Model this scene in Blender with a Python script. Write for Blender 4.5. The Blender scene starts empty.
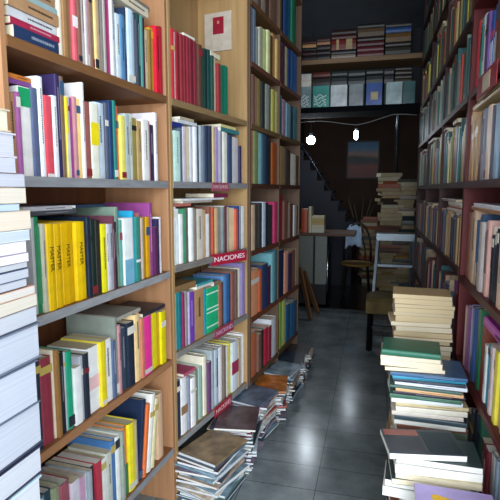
import bpy, math, random
from mathutils import Vector, Matrix
random.seed(7)
SC = bpy.context.scene
COL = SC.collection
# ------------------------------------------------------------------ camera
F_PX = 480.0
EYE = 1.35
PITCH = math.atan(60 / F_PX)
YAW = math.atan(125 * math.cos(PITCH) / F_PX)
FW = Vector((-math.sin(YAW) * math.cos(PITCH), math.cos(YAW) * math.cos(PITCH), -math.sin(PITCH)))
RT = Vector((math.cos(YAW), math.sin(YAW), 0))
UP = RT.cross(FW)
CAM = Vector((0, 0, EYE))
cd = bpy.data.cameras.new('camera')
cam = bpy.data.objects.new('camera', cd)
COL.objects.link(cam)
cam.matrix_world = Matrix(((RT.x, UP.x, -FW.x, 0), (RT.y, UP.y, -FW.y, 0), (RT.z, UP.z, -FW.z, EYE), (0, 0, 0, 1)))
cd.sensor_fit = 'HORIZONTAL'
cd.sensor_width = 36
cd.lens = 36 * F_PX / 500
cd.clip_start = 0.02
SC.camera = cam
# ------------------------------------------------------------------ world, light, exposure
SC.view_settings.view_transform = 'Standard'
SC.view_settings.look = 'None'
SC.view_settings.gamma = 1
SC.view_settings.use_curve_mapping = False
SC.view_settings.exposure = 0.12
w = bpy.data.worlds.new('world')
SC.world = w
w.use_nodes = True
w.node_tree.nodes['Background'].inputs[0].default_value = (0.75, 0.88, 1, 1)
w.node_tree.nodes['Background'].inputs[1].default_value = 0.6


def area(name, loc, target, sx, sy, power, color):
    l = bpy.data.lights.new(name, 'AREA')
    l.shape = 'RECTANGLE'
    l.size = sx
    l.size_y = sy
    l.energy = power
    l.color = color
    o = bpy.data.objects.new(name, l)
    COL.objects.link(o)
    o.location = loc
    o.rotation_euler = (Vector(target) - Vector(loc)).to_track_quat('-Z', 'Y').to_euler()
    return o


# daylight through the open shop front behind the camera
area('shopfront_daylight', (0.95, -1.6, 1.75), (-0.75, 2.3, 1.1), 1.8, 2.5, 118, (0.87, 0.94, 1.0))
area('shopfront_daylight', (0.2, -2.0, 1.6), (-0.3, 2.5, 1.2), 3.2, 2.7, 165, (0.87, 0.94, 1.0))


# ------------------------------------------------------------------ pixel helpers
def ray(x, y):
    return FW + RT * (x - 250) / F_PX - UP * (y - 250) / F_PX


def proj(p):
    d = Vector(p) - CAM
    a = d.dot(FW)
    return 250 + F_PX * d.dot(RT) / a, 250 - F_PX * d.dot(UP) / a, a


def atY(x, y, Y):
    d = ray(x, y)
    return CAM + d * (Y / d.y)


def atZ(x, y, Z):
    d = ray(x, y)
    return CAM + d * ((Z - EYE) / d.z)


# ------------------------------------------------------------------ materials
MATS = {}


def srgb(h):
    h = h.lstrip('#')
    c = [int(h[i:i + 2], 16) / 255 for i in (0, 2, 4)]
    return [(v / 12.92 if v <= 0.04045 else ((v + 0.055) / 1.055) ** 2.4) for v in c]


def newmat(name):
    m = bpy.data.materials.new(name)
    m.use_nodes = True
    nt = m.node_tree
    return m, nt, nt.nodes['Principled BSDF']


def mat(hexc, rough=0.5, var=0.12, scale=30.0, stretch=(1, 1, 1), metal=0.0, spec=0.4, bump=0.0):
    key = (hexc, rough, var, scale, stretch, metal, bump)
    if key in MATS:
        return MATS[key]
    m, nt, b = newmat('surface_' + hexc.lstrip('#'))
    r, g, bl = srgb(hexc)
    tc = nt.nodes.new('ShaderNodeTexCoord')
    mp = nt.nodes.new('ShaderNodeMapping')
    mp.inputs['Scale'].default_value = stretch
    ns = nt.nodes.new('ShaderNodeTexNoise')
    ns.inputs['Scale'].default_value = scale
    ns.inputs['Detail'].default_value = 4
    rp = nt.nodes.new('ShaderNodeValToRGB')
    rp.color_ramp.elements[0].position = 0.3
    rp.color_ramp.elements[1].position = 0.7
    rp.color_ramp.elements[0].color = (r * (1 - var), g * (1 - var), bl * (1 - var), 1)
    rp.color_ramp.elements[1].color = (min(1, r * (1 + var)), min(1, g * (1 + var)), min(1, bl * (1 + var)), 1)
    L = nt.links.new
    L(tc.outputs['Object'], mp.inputs['Vector'])
    L(mp.outputs['Vector'], ns.inputs['Vector'])
    L(ns.outputs['Fac'], rp.inputs['Fac'])
    L(rp.outputs['Color'], b.inputs['Base Color'])
    b.inputs['Roughness'].default_value = rough
    b.inputs['Metallic'].default_value = metal
    b.inputs['Specular IOR Level'].default_value = spec
    if bump:
        bp = nt.nodes.new('ShaderNodeBump')
        bp.inputs['Strength'].default_value = bump
        bp.inputs['Distance'].default_value = 0.003
        L(ns.outputs['Fac'], bp.inputs['Height'])
        L(bp.outputs['Normal'], b.inputs['Normal'])
    MATS[key] = m
    return m


def cover(hexc):
    return mat(hexc, 0.38, 0.10, 25.0)


def wood(hexc, axis='y', rough=0.55):
    st = {'y': (14, 0.8, 14), 'z': (14, 14, 0.8), 'x': (0.8, 14, 14)}[axis]
    return mat(hexc, rough, 0.16, 2.2, st, bump=0.15)


def page_mat(hexc):
    # leaves of paper: thin bands across the block's thickness (local X)
    key = ('page', hexc)
    if key in MATS:
        return MATS[key]
    m, nt, b = newmat('paper_' + hexc.lstrip('#'))
    r, g, bl = srgb(hexc)
    tc = nt.nodes.new('ShaderNodeTexCoord')
    mp = nt.nodes.new('ShaderNodeMapping')
    mp.inputs['Scale'].default_value = (900, 2, 2)
    ns = nt.nodes.new('ShaderNodeTexNoise')
    ns.inputs['Scale'].default_value = 1
    ns.inputs['Detail'].default_value = 2
    rp = nt.nodes.new('ShaderNodeValToRGB')
    rp.color_ramp.elements[0].color = (r * 0.84, g * 0.84, bl * 0.84, 1)
    rp.color_ramp.elements[0].position = 0.3
    rp.color_ramp.elements[1].color = (r, g, bl, 1)
    rp.color_ramp.elements[1].position = 0.6
    L = nt.links.new
    L(tc.outputs['Object'], mp.inputs['Vector'])
    L(mp.outputs['Vector'], ns.inputs['Vector'])
    L(ns.outputs['Fac'], rp.inputs['Fac'])
    L(rp.outputs['Color'], b.inputs['Base Color'])
    b.inputs['Roughness'].default_value = 0.85
    MATS[key] = m
    return m


def emis(hexc, strength):
    key = ('em', hexc, strength)
    if key in MATS:
        return MATS[key]
    m, nt, b = newmat('glow_' + hexc.lstrip('#'))
    r, g, bl = srgb(hexc)
    b.inputs['Base Color'].default_value = (r, g, bl, 1)
    b.inputs['Emission Color'].default_value = (r, g, bl, 1)
    b.inputs['Emission Strength'].default_value = strength
    MATS[key] = m
    return m


# ------------------------------------------------------------------ mesh builder
class MB:
    def __init__(s):
        s.v, s.f, s.mi, s.mats = [], [], [], []

    def slot(s, m):
        if m not in s.mats:
            s.mats.append(m)
        return s.mats.index(m)

    def add(s, verts, faces, m, M=None):
        k = len(s.v)
        i = s.slot(m)
        for q in verts:
            s.v.append(tuple(M @ Vector(q)) if M is not None else tuple(q))
        for q in faces:
            s.f.append([k + a for a in q])
            s.mi.append(i)
        return s

    def box(s, x0, x1, y0, y1, z0, z1, m, M=None):
        v = [(x0, y0, z0), (x1, y0, z0), (x1, y1, z0), (x0, y1, z0), (x0, y0, z1), (x1, y0, z1), (x1, y1, z1), (x0, y1, z1)]
        fs = [(0, 3, 2, 1), (4, 5, 6, 7), (0, 1, 5, 4), (1, 2, 6, 5), (2, 3, 7, 6), (3, 0, 4, 7)]
        return s.add(v, fs, m, M)

    def bar(s, a, b, wx, wy, m):
        # rectangular bar from a to b
        a, b = Vector(a), Vector(b)
        q = (b - a).to_track_quat('Z', 'Y').to_matrix().to_4x4()
        M = Matrix.Translation(a) @ q
        return s.box(-wx / 2, wx / 2, -wy / 2, wy / 2, 0, (b - a).length, m, M)

    def tube(s, pts, r, m, n=10):
        pts = [Vector(p) for p in pts]
        rs = r if isinstance(r, (list, tuple)) else [r] * len(pts)
        vs, fs = [], []
        for i, p in enumerate(pts):
            d = (pts[min(i + 1, len(pts) - 1)] - pts[max(i - 1, 0)]).normalized()
            q = d.to_track_quat('Z', 'Y').to_matrix()
            for k in range(n):
                a = 2 * math.pi * k / n
                vs.append(p + q @ Vector((math.cos(a) * rs[i], math.sin(a) * rs[i], 0)))
        for i in range(len(pts) - 1):
            for k in range(n):
                fs.append((i * n + k, i * n + (k + 1) % n, (i + 1) * n + (k + 1) % n, (i + 1) * n + k))
        fs.append(tuple(range(n - 1, -1, -1)))
        fs.append(tuple((len(pts) - 1) * n + k for k in range(n)))
        return s.add(vs, fs, m)

    def lathe(s, prof, m, c=(0, 0, 0), n=24):
        vs, fs = [], []
        for r, z in prof:
            for k in range(n):
                a = 2 * math.pi * k / n
                vs.append((c[0] + r * math.cos(a), c[1] + r * math.sin(a), c[2] + z))
        for i in range(len(prof) - 1):
            for k in range(n):
                fs.append((i * n + k, i * n + (k + 1) % n, (i + 1) * n + (k + 1) % n, (i + 1) * n + k))
        fs.append(tuple(range(n - 1, -1, -1)))
        fs.append(tuple((len(prof) - 1) * n + k for k in range(n)))
        return s.add(vs, fs, m)

    def build(s, name, parent=None, smooth=False, bevel=0.0):
        me = bpy.data.meshes.new(name)
        me.from_pydata(s.v, [], s.f)
        for m in s.mats:
            me.materials.append(m)
        me.polygons.foreach_set('material_index', s.mi)
        if smooth:
            me.polygons.foreach_set('use_smooth', [True] * len(s.f))
        me.update()
        o = bpy.data.objects.new(name, me)
        COL.objects.link(o)
        if parent:
            o.parent = parent
        if bevel:
            b = o.modifiers.new('bevel', 'BEVEL')
            b.width = bevel
            b.segments = 2
            b.limit_method = 'ANGLE'
        return o


def tag(o, label=None, cat=None, group=None, kind=None):
    if label: o['label'] = label
    if cat: o['category'] = cat
    if group: o['group'] = group
    if kind: o['kind'] = kind
    return o


def thing(name, M, label, cat, group=None):
    o = bpy.data.objects.new(name, None)
    o.empty_display_size = 0.1
    COL.objects.link(o)
    o.matrix_world = M if isinstance(M, Matrix) else Matrix.Translation(Vector(M))
    return tag(o, label, cat, group)


def text_mesh(name, body, size, m, parent, M, extrude=0.0006, offset=0.0):
    c = bpy.data.curves.new(name, 'FONT')
    c.body = body
    c.size = size
    c.align_x = 'CENTER'
    c.align_y = 'CENTER'
    c.extrude = extrude
    c.offset = offset
    t = bpy.data.objects.new(name, c)
    me = bpy.data.meshes.new_from_object(t)
    bpy.data.objects.remove(t)
    me.materials.clear()
    me.materials.append(m)
    o = bpy.data.objects.new(name, me)
    COL.objects.link(o)
    o.parent = parent
    o.matrix_local = M
    return o


# ------------------------------------------------------------------ the room
def floor_mat():
    m, nt, b = newmat('floor_tiles')
    L = nt.links.new
    N = nt.nodes.new
    tc = N('ShaderNodeTexCoord')
    mp = N('ShaderNodeMapping')
    mp.inputs['Location'].default_value = (0.22, -2.22, 0)
    L(tc.outputs['Object'], mp.inputs['Vector'])
    br = N('ShaderNodeTexBrick')
    br.offset = 0.0
    br.inputs['Scale'].default_value = 1
    br.inputs['Brick Width'].default_value = 0.335
    br.inputs['Row Height'].default_value = 0.19
    br.inputs['Mortar Size'].default_value = 0.0022
    br.inputs['Mortar Smooth'].default_value = 0.4
    br.inputs['Bias'].default_value = 0
    br.inputs['Color1'].default_value = (0.19, 0.225, 0.24, 1)
    br.inputs['Color2'].default_value = (0.24, 0.275, 0.29, 1)
    br.inputs['Mortar'].default_value = (0.045, 0.055, 0.06, 1)
    L(mp.outputs['Vector'], br.inputs['Vector'])
    n1 = N('ShaderNodeTexNoise')
    n1.inputs['Scale'].default_value = 5
    n1.inputs['Detail'].default_value = 8
    n1.inputs['Roughness'].default_value = 0.65
    L(tc.outputs['Object'], n1.inputs['Vector'])
    r1 = N('ShaderNodeValToRGB')
    r1.color_ramp.elements[0].position = 0.3
    r1.color_ramp.elements[0].color = (0.55, 0.58, 0.6, 1)
    r1.color_ramp.elements[1].position = 0.72
    r1.color_ramp.elements[1].color = (1.35, 1.35, 1.32, 1)
    L(n1.outputs['Fac'], r1.inputs['Fac'])
    mx = N('ShaderNodeMixRGB')
    mx.blend_type = 'MULTIPLY'
    mx.inputs[0].default_value = 1
    L(br.outputs['Color'], mx.inputs[1])
    L(r1.outputs['Color'], mx.inputs[2])
    L(mx.outputs['Color'], b.inputs['Base Color'])
    n2 = N('ShaderNodeTexNoise')
    n2.inputs['Scale'].default_value = 3.5
    n2.inputs['Detail'].default_value = 5
    L(tc.outputs['Object'], n2.inputs['Vector'])
    r2 = N('ShaderNodeMapRange')
    r2.inputs['To Min'].default_value = 0.09
    r2.inputs['To Max'].default_value = 0.30
    L(n2.outputs['Fac'], r2.inputs['Value'])
    L(r2.outputs['Result'], b.inputs['Roughness'])
    bp = N('ShaderNodeBump')
    bp.inputs['Strength'].default_value = 0.12
    bp.inputs['Distance'].default_value = 0.0015
    ad = N('ShaderNodeMath')
    ad.operation = 'SUBTRACT'
    L(n2.outputs['Fac'], ad.inputs[0])
    L(br.outputs['Fac'], ad.inputs[1])
    L(ad.outputs[0], bp.inputs['Height'])
    L(bp.outputs['Normal'], b.inputs['Normal'])
    return m


XL, XR, YB, YF, ZC = -1.32, 0.76, 9.2, -2.4, 3.15
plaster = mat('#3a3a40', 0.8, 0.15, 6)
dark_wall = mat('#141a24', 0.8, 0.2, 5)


def struct(name, mb):
    return tag(mb.build(name), kind='structure')


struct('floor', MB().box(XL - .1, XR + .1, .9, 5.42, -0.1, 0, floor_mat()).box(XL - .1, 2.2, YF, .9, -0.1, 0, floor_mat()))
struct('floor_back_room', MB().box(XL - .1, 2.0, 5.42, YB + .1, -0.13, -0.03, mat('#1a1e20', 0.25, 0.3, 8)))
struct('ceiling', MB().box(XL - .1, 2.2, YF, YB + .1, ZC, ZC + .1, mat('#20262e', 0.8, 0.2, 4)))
pale = mat('#c4c2bc', 0.8, 0.08, 4)  # for the unseen front walls, made light to bounce fill light
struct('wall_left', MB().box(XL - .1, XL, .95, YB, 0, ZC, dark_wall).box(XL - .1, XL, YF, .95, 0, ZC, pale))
struct('wall_right', MB().box(XR, XR + .1, .9, 5.3, 0, ZC, dark_wall).box(XR + .1, 2.2, .9, 1.0, 0, ZC, pale).box(2.1, 2.2, YF, .9, 0, ZC, pale).box(XR, 2.0, 5.3, 5.4, 0, ZC, dark_wall).box(1.9, 2.0, 5.4, YB, -.03, ZC, dark_wall))  # unseen pale front part set wider to let the daylight in from the right
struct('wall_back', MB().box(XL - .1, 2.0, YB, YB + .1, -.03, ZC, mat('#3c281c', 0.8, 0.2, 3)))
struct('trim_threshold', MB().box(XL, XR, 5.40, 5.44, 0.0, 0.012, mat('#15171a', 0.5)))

# ------------------------------------------------------------------ bookcases
class Rack:
    def __init__(s, name, P, Q, side, depth):
        s.name = name
        s.P = Vector((P[0], P[1], 0))
        t = Vector((Q[0] - P[0], Q[1] - P[1], 0))
        s.len = t.length
        s.t = t.normalized()
        s.n = Vector((-s.t.y, s.t.x, 0)) * (1 if side == 'L' else -1)   # into the shelf
        s.side, s.depth = side, depth
        s.panels, s.levels = [], []

    def pt(s, a, wd, z):
        return s.P + s.t * a + s.n * wd + Vector((0, 0, z))

    def hit(s, x, y, wd=0.0):
        d = ray(x, y)
        P = s.P + s.n * wd
        n = s.n
        k = (P - CAM).dot(n) / d.dot(n)
        p = CAM + d * k
        return (p - P).dot(s.t), p.z

    def s_at(s, x, z):
        lo, hi = -0.9, 3.9
        for i in range(40):
            m = (lo + hi) / 2
            p = s.pt(m, 0.01, z)
            px, _, a = proj(p)
            if a < 0.05:
                lo = m
                continue
            if (px < x) == (s.side == 'L'):
                lo = m
            else:
                hi = m
        return lo

    def trim(s, lo, hi):
        lo = max(lo, s.panels[0][1] + .0005)
        hi = min(hi, s.panels[1][0] - .0005)
        for a, b in s.panels:
            if lo < b and hi > a:
                if lo + hi < a + b: hi = a - .0005
                else: lo = b + .0005
        return lo, hi

    def ceil(s, z):
        up = [q for q in s.levels if q > z + .08]
        return (up[0] - s.th - .002) if up else 1.5

    def M(s, a, wd, z):
        # local X along the shelf, local Y into the shelf, local Z up
        tx = s.t if s.side == 'L' else -s.t
        p = s.pt(a, wd, z)
        return Matrix(((tx.x, s.n.x, 0, p.x), (tx.y, s.n.y, 0, p.y), (0, 0, 1, p.z), (0, 0, 0, 1)))


U1 = Rack('near left bookcase', (-.87, .70), (-.805, 1.818), 'L', 0.30)
U2 = Rack('second left bookcase', (-.803, 1.822), (-.672, 2.56), 'L', 0.30)
U3 = Rack('third left bookcase', (-.668, 2.585), (-.557, 3.69), 'L', 0.28)
RN = Rack('near right bookcase', (.357, 1.0), (.357, 2.166), 'R', 0.28)
RF = Rack('far right bookcase', (.357, 2.168), (.357, 4.49), 'R', 0.28)
E0 = EYE
LV = {'roof': 1.36, 'highest': 1.005, 'high': .70, 'upper': .365, 'eye-level': .035, 'middle': -.331, 'lower': -.705, 'bottom': -1.10}


def bookcase(rk, s0, s1, levels, woodhex, edges, label, pt=.018, top=2.95, th=.026, sidehex=None, backhex=None, mids=()):
    root = thing('bookcase', rk.M(s0, 0, 0), label, 'bookcase')
    rk.panels = [(s0 - .0, s0 + pt), (s1 - pt, s1)] + [(q - pt / 2, q + pt / 2) for q in mids]
    rk.levels = sorted(z for z, e in levels)
    rk.th = th
    L = s1 - s0
    wd = wood(woodhex, 'x')
    sw = wood(sidehex or woodhex, 'z')
    sg = 1 if rk.side == 'L' else -1

    def bx(a0, a1, y0, y1, z0, z1, m, name, par, bevel=.0015):
        x0, x1 = sorted((sg * a0, sg * a1))
        return MB().box(x0, x1, y0, y1, z0, z1, m).build(name, par, bevel=bevel)
    for a in [0, L - pt] + [q - s0 - pt / 2 for q in mids]:
        bx(a, a + pt, 0, rk.depth, 0, top, sw, 'side_panel', root)
    bx(pt + .001, L - pt - .001, rk.depth - .008, rk.depth, 0, top, wood(backhex or woodhex, 'z'), 'back_panel', root)
    segs = [pt] + sum([[q - s0 - pt / 2, q - s0 + pt / 2] for q in mids], []) + [L - pt]
    for (z, eh) in levels:
        for k in range(0, len(segs), 2):
            sh = bx(segs[k] + .0005, segs[k + 1] - .0005, 0.001, rk.depth - .009, E0 + z - th, E0 + z, wd, 'shelf', root)
            if eh:
                ed = bx(segs[k] + .0005, segs[k + 1] - .0005, -0.0025, 0.0005, E0 + z - th - .001, E0 + z - .0003, mat(eh, .5, .15, 12, (1, 1, 6)), 'edge_strip', sh, 0)
                ed['label'] = 'grey painted front edge of the shelf' if eh.startswith('#8') or eh.startswith('#9') else 'front edge strip of the shelf'
    return root


G1 = '#8d8f94'
WOOD = '#a97c58'
bookcase(U1, .285, U1.len, [(1.05, None), (.365, '#7c5636'), (.035, G1), (-.331, '#9a9ca0'), (-.705, '#a37450'), (-1.10, G1)], '#8a5a38', None,
         'light brown wooden bookcase with grey shelf edges, nearest on the left side', sidehex=WOOD, backhex='#7a4c30')
bookcase(U2, 0, U2.len, [(1.05, None), (.365, '#8b7250'), (.035, '#85868a'), (-.316, '#807d78'), (-.69, '#84827e'), (-1.09, '#8f9194')], '#8f7048', None,
         'wooden bookcase with red shelf signs, second on the left side', sidehex='#a5855a', backhex='#9a7c54')
bookcase(U3, 0, U3.len, [(1.36, None), (1.005, '#6a4a30'), (.69, '#6a4236'), (.36, '#6a5236'), (.035, '#4a2c20'), (-.345, '#5a3226'), (-.735, '#6a3a28'), (-1.11, '#5a4636')],
         '#6b4a30', None, 'dark wooden bookcase farthest along the left side', sidehex='#5e4838', mids=(.56,))
RED = '#551217'
bookcase(RN, 0, RN.len, [(1.05, RED), (.73, RED), (.385, RED), (.035, '#3a1414'), (-.355, '#45181a'), (-.70, RED), (-1.05, RED)], '#5a1c1c', None,
         'dark red bookcase nearest on the right side', sidehex='#5c161a', backhex='#4a1818')
bookcase(RF, 0, RF.len, [(1.36, '#33201c'), (1.05, '#33201c'), (.70, '#33201c'), (.385, '#4a2a1c'), (.035, '#3a1414'), (-.335, '#3c1a1a'), (-.70, '#33201c'), (-1.05, '#33201c')], '#4e2420', None,
         'long dark red bookcase receding along the right side', sidehex='#3a1416', mids=(.78, 1.55))

# ------------------------------------------------------------------ books: collect, then build
BOOKS = []
ROWS = {}
ORD = ['first', 'second', 'third', 'fourth', 'fifth', 'sixth', 'seventh', 'eighth', 'ninth', 'tenth', 'eleventh', 'twelfth', 'thirteenth', 'fourteenth', 'fifteenth', 'sixteenth', 'seventeenth',
       'eighteenth', 'nineteenth', 'twentieth'] + ['twenty-' + q for q in ('first', 'second', 'third', 'fourth', 'fifth', 'sixth', 'seventh', 'eighth', 'ninth')] + ['thirtieth'] + ['thirty-' + q for q in ('first', 'second', 'third', 'fourth', 'fifth', 'sixth', 'seventh', 'eighth', 'ninth')] + ['fortieth'] + ['forty-' + q for q in ('first', 'second', 'third', 'fourth', 'fifth', 'sixth', 'seventh', 'eighth', 'ninth')]
PAGES = ['#e9e0c8', '#efe9d8', '#ddd0b0', '#f1efe6', '#d9c9a6', '#e6dcc6']


def colour_name(h):
    import colorsys
    r, g, b = [int(h.lstrip('#')[i:i + 2], 16) / 255 for i in (0, 2, 4)]
    hu, s, v = colorsys.rgb_to_hsv(r, g, b)
    hu *= 360
    if s < .10:
        return 'white' if v > .85 else 'pale grey' if v > .68 else 'grey' if v > .42 else 'charcoal' if v > .22 else 'black'
    if s < .24:
        if v > .8: return 'cream' if 20 < hu < 90 else 'pale blue' if 150 < hu < 260 else 'pale pink'
        if v < .28: return 'black'
        base = 'greyish brown' if hu < 60 or hu > 330 else 'grey green' if hu < 170 else 'slate blue' if hu < 270 else 'greyish purple'
        return base
    if v < .24:
        return 'near-black'
    if hu < 14 or hu > 346:
        return 'maroon' if v < .52 else 'rose' if s < .42 else 'brick red' if v < .72 else 'red'
    if hu < 42:
        return 'dark brown' if v < .42 else 'brown' if v < .68 else 'tan' if s < .45 else 'orange'
    if hu < 66:
        return 'olive' if v < .62 else 'beige' if s < .42 else 'golden' if v < .82 else 'yellow'
    if hu < 100:
        return 'olive green' if v < .7 else 'lime'
    if hu < 165:
        return 'dark green' if v < .48 else 'pale green' if s < .35 else 'green'
    if hu < 200:
        return 'dark teal' if v < .48 else 'pale teal' if s < .35 else 'teal'
    if hu < 255:
        return 'navy' if v < .5 else 'light blue' if s < .4 else 'blue'
    if hu < 300:
        return 'dark purple' if v < .45 else 'lilac' if s < .38 else 'purple'
    return 'plum' if v < .5 else 'pink' if v > .8 else 'purple' if hu < 325 else 'crimson'


def add_book(M, t, h, d, col, rowkey, px, **kw):
    # M: local frame X thickness, Y from spine to fore-edge, Z height, origin bottom centre of the spine
    b = dict(M=M, t=t, h=h, d=d, col=col, row=rowkey, px=px, pages=kw.get('pages') or random.choice(PAGES), hard=kw.get('hard', h > .235 and t > .016),
             bands=kw.get('bands', []), text=kw.get('text'), lie=kw.get('lie', False), name=kw.get('name', 'book'), label=kw.get('label'), art=kw.get('art'), force=kw.get('force', False))
    c = M @ Vector((0, 0, h / 2))
    pr = proj(c)
    a = abs(pr[2])
    # apparent size: face turned to the camera
    vs = [proj(M @ Vector((x, y, z))) for x in (-t / 2, t / 2) for y in (0, d) for z in (0, h)]
    if min(v[2] for v in vs) < .05:
        b['area'] = -1
    else:
        xs = [v[0] for v in vs]
        ys = [v[1] for v in vs]
        vis = max(0, min(500, max(xs)) - max(0, min(xs))) * max(0, min(500, max(ys)) - max(0, min(ys)))
        sp = [proj(M @ Vector((x, 0, z))) for x in (-t / 2, t / 2) for z in (0, h)]
        wx = max(v[0] for v in sp) - min(v[0] for v in sp)
        wy = min(500, max(v[1] for v in sp)) - max(0, min(v[1] for v in sp))
        b['area'] = -1 if vis <= 0 or wy <= 0 else wx * wy
    BOOKS.append(b)
    ROWS.setdefault(rowkey, []).append(b)
    return b


def std_row(rk, shelf, x0, spec, z=None, wd=None, dep=(.15, .21)):
    """spec: 'x2:ytop:hex[:opt]' with x2 the far side of the spine in the photograph; opts Lpx lean, bands"""
    z = LV[shelf] if z is None else z
    key = (rk.name, shelf)
    a = rk.s_at(x0, E0 + z + .1)
    items = spec.split()
    out = []
    for it in items:
        p = it.split(':')
        x2, yt, hx = float(p[0]), float(p[1]), '#' + p[2]
        b = rk.s_at(x2, E0 + z + .1)
        lo, hi = min(a, b), max(a, b)
        lo, hi = rk.trim(lo, hi)
        a = b
        if hi - lo < .003: continue
        t = max(.0035, hi - lo - .0006)
        mid = (lo + hi) / 2
        xm = proj(rk.pt(mid, 0.01, E0 + z + .2))[0]
        zt = rk.hit(xm, yt, .01)[1]
        h = max(.09, min(zt - E0 - z, .42, rk.ceil(z) - z - .001))
        kw = {}
        lean = 0
        for o in p[3:]:
            if o[0] == 'L': lean = float(o[1:])
            elif o[0] == 'B':            # band: B0.8-0.95=hex
                rng, c = o[1:].split('=')
                f0, f1 = rng.split('-')
                kw.setdefault('bands', []).append((float(f0), float(f1), '#' + c))
            elif o[0] == 'T': kw['text'] = o[1:]
            elif o[0] == 'D': kw['dep'] = float(o[1:])
            elif o[0] == 'H': h = float(o[1:])
        dd = kw.pop('dep', None) or max(.11, min(rk.depth - .045, h * random.uniform(.66, .76)))
        wo = random.uniform(.004, .016)
        M = rk.M(mid, wo, E0 + z + .0003)
        if lean:
            ang = math.radians(lean)
            sx = t / 2 if lean > 0 else -t / 2
            M = M @ Matrix.Translation((sx, 0, 0)) @ Matrix.Rotation(ang, 4, 'Y') @ Matrix.Translation((-sx, 0, 0))
        n = 1 if t < .065 or lean or rk.side == 'L' else int(math.ceil(t / .04))
        for q in range(n):
            m1 = lo + (hi - lo) * (q + .5) / n
            Mq = M if n == 1 else rk.M(m1, wo + .004 * (q % 2), E0 + z + .0003)
            bk = add_book(Mq, t / n - (.0006 if n > 1 else 0), h - (.012 * (q % 3) if n > 1 else 0), dd, hx if q % 2 == 0 else '#%02x%02x%02x' % tuple(min(255, int(int(hx.lstrip('#')[i:i + 2], 16) * .7 + 30)) for i in (0, 2, 4)), key, x2 + .01 * q, **kw)
            bk['top'] = E0 + z + h
            bk['sr'] = (lo + (hi - lo) * q / n, lo + (hi - lo) * (q + 1) / n)
            out.append(bk)
    return out


def auto_row(rk, shelf, s0, s1, palette, z=None, th=(.012, .03), hh=(.20, .27)):
    z = LV[shelf] if z is None else z
    key = (rk.name, shelf)
    a = s0
    pal = palette.split()
    k = 0
    while a < s1 - .008:
        t = min(random.uniform(*th), s1 - a)
        h = min(random.uniform(*hh), rk.ceil(z) - z - .002)
        hx = '#' + pal[k % len(pal)]
        k += 1
        lo, hi = rk.trim(a, a + t)
        if hi - lo < t * .9:
            a += .004
            continue
        mid = a + t / 2
        M = rk.M(mid, random.uniform(.004, .018), E0 + z + .0003)
        bk = add_book(M, t - .0008, h, h * .7, hx, key, proj(rk.pt(mid, 0, E0 + z))[0])
        bk['top'] = E0 + z + h
        bk['sr'] = (a, a + t)
        a += t


def lying(rk, shelf, x0, x1, thick, col, wd=.01, dep=.15, z=None, base=None, rot=0, ceil=None, **kw):
    """a book lying flat along the shelf on the tops of the row (or on the board when base is given)"""
    zz = LV[shelf] if z is None else z
    key = (rk.name, shelf)
    zg = E0 + zz + (.25 if base is None else .02)
    a, b = rk.trim(*sorted((rk.s_at(x0, zg), rk.s_at(x1, zg))))
    tops = [q['top'] for q in ROWS.get(key, []) if 'sr' in q and q['sr'][1] > a + .001 and q['sr'][0] < b - .001]
    zb = (max(tops) if tops else E0 + zz) if base is None else base
    zb += .0006
    L = b - a
    mid = (a + b) / 2
    thick = min(thick, E0 + rk.ceil(zz) - zb - .001)
    if thick < .005: return dict(top=zb)
    # local X (thickness) -> up, local Z (height) -> along shelf
    F = rk.M(mid, wd, zb + thick / 2)
    M = F @ Matrix.Rotation(math.radians(rot), 4, 'Z') @ Matrix.Translation((-L / 2, 0, 0)) @ Matrix(((0, 0, 1, 0), (0, 1, 0, 0), (-1, 0, 0, 0), (0, 0, 0, 1)))
    bk = add_book(M, thick, L, dep, col, key, (x0 + x1) / 2, lie=True, **kw)
    bk['top'] = zb + thick
    bk['sr'] = (a, b)
    return bk



# --- near left bookcase
# horizontal stack at the near end of the upper shelf
zb = E0 + .365
for i, (xa, xb, th, c, pg) in enumerate([(12, 57, .032, '#26385a', '#efe3c4'), (10, 59, .017, '#a02a48', '#efe3c4'), (9, 57, .022, '#c6c9cf', '#e9dcc0'),
                                         (8, 58, .03, '#a98462', '#e8d8b8'), (6, 58, .016, '#8fa6a8', '#e8d8b8'), (8, 57, .022, '#9c7a5c', '#e9dcc0'), (8, 56, .02, '#d8d2c8', '#efe3c4')]):
    bk = lying(U1, 'upper', xa, xb, th, c, wd=.004 + .003 * (i % 3), dep=.16, base=zb, pages=pg)
    zb = bk['top']
STK1 = list(ROWS[(U1.name, 'upper')])
std_row(U1, 'upper', 57, '61.5:-42:e8dcc6:D.2 68:-40:96704a 71.5:-34:a8705f 76.5:-30:d2606c:B.38-.5=efe6e6 80:-30:8c6456 82:-30:9d9a98 85:-28:c0b8b4 '
 '87:-26:d8d0d2 90:-28:e3b4c4 93:-26:8a7064 95:-24:a98a60 98.5:-24:ecd08c 101:-22:a08c7c 104:-20:8e8c88 106:-18:b0a8a4 108:-18:3c3a44 111:-20:a02a62 '
 '113.5:-14:d4d8de 117:4:c9ccd2 121:14:d4e2ea 125:15:5c8cb8 127:8:2c3c58 134:10:c4dcf0 136.5:14:8a90a0 138:20:4a5260 141:14:284648 144:16:5a9c98 146:18:4a2434 149.5:30:d3c4a4 '
 '151.5:30:8a6a3a 155:28:c39a34:B.85-.95=e8b428 159.5:27:d01f38 162.5:27:b01c34')
lying(U1, 'upper', 114, 146, .03, '#d9cdb8', dep=.17, wd=.0)
lying(U1, 'upper', 127, 150, .018, '#7c7870', dep=.16, wd=.01)
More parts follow.
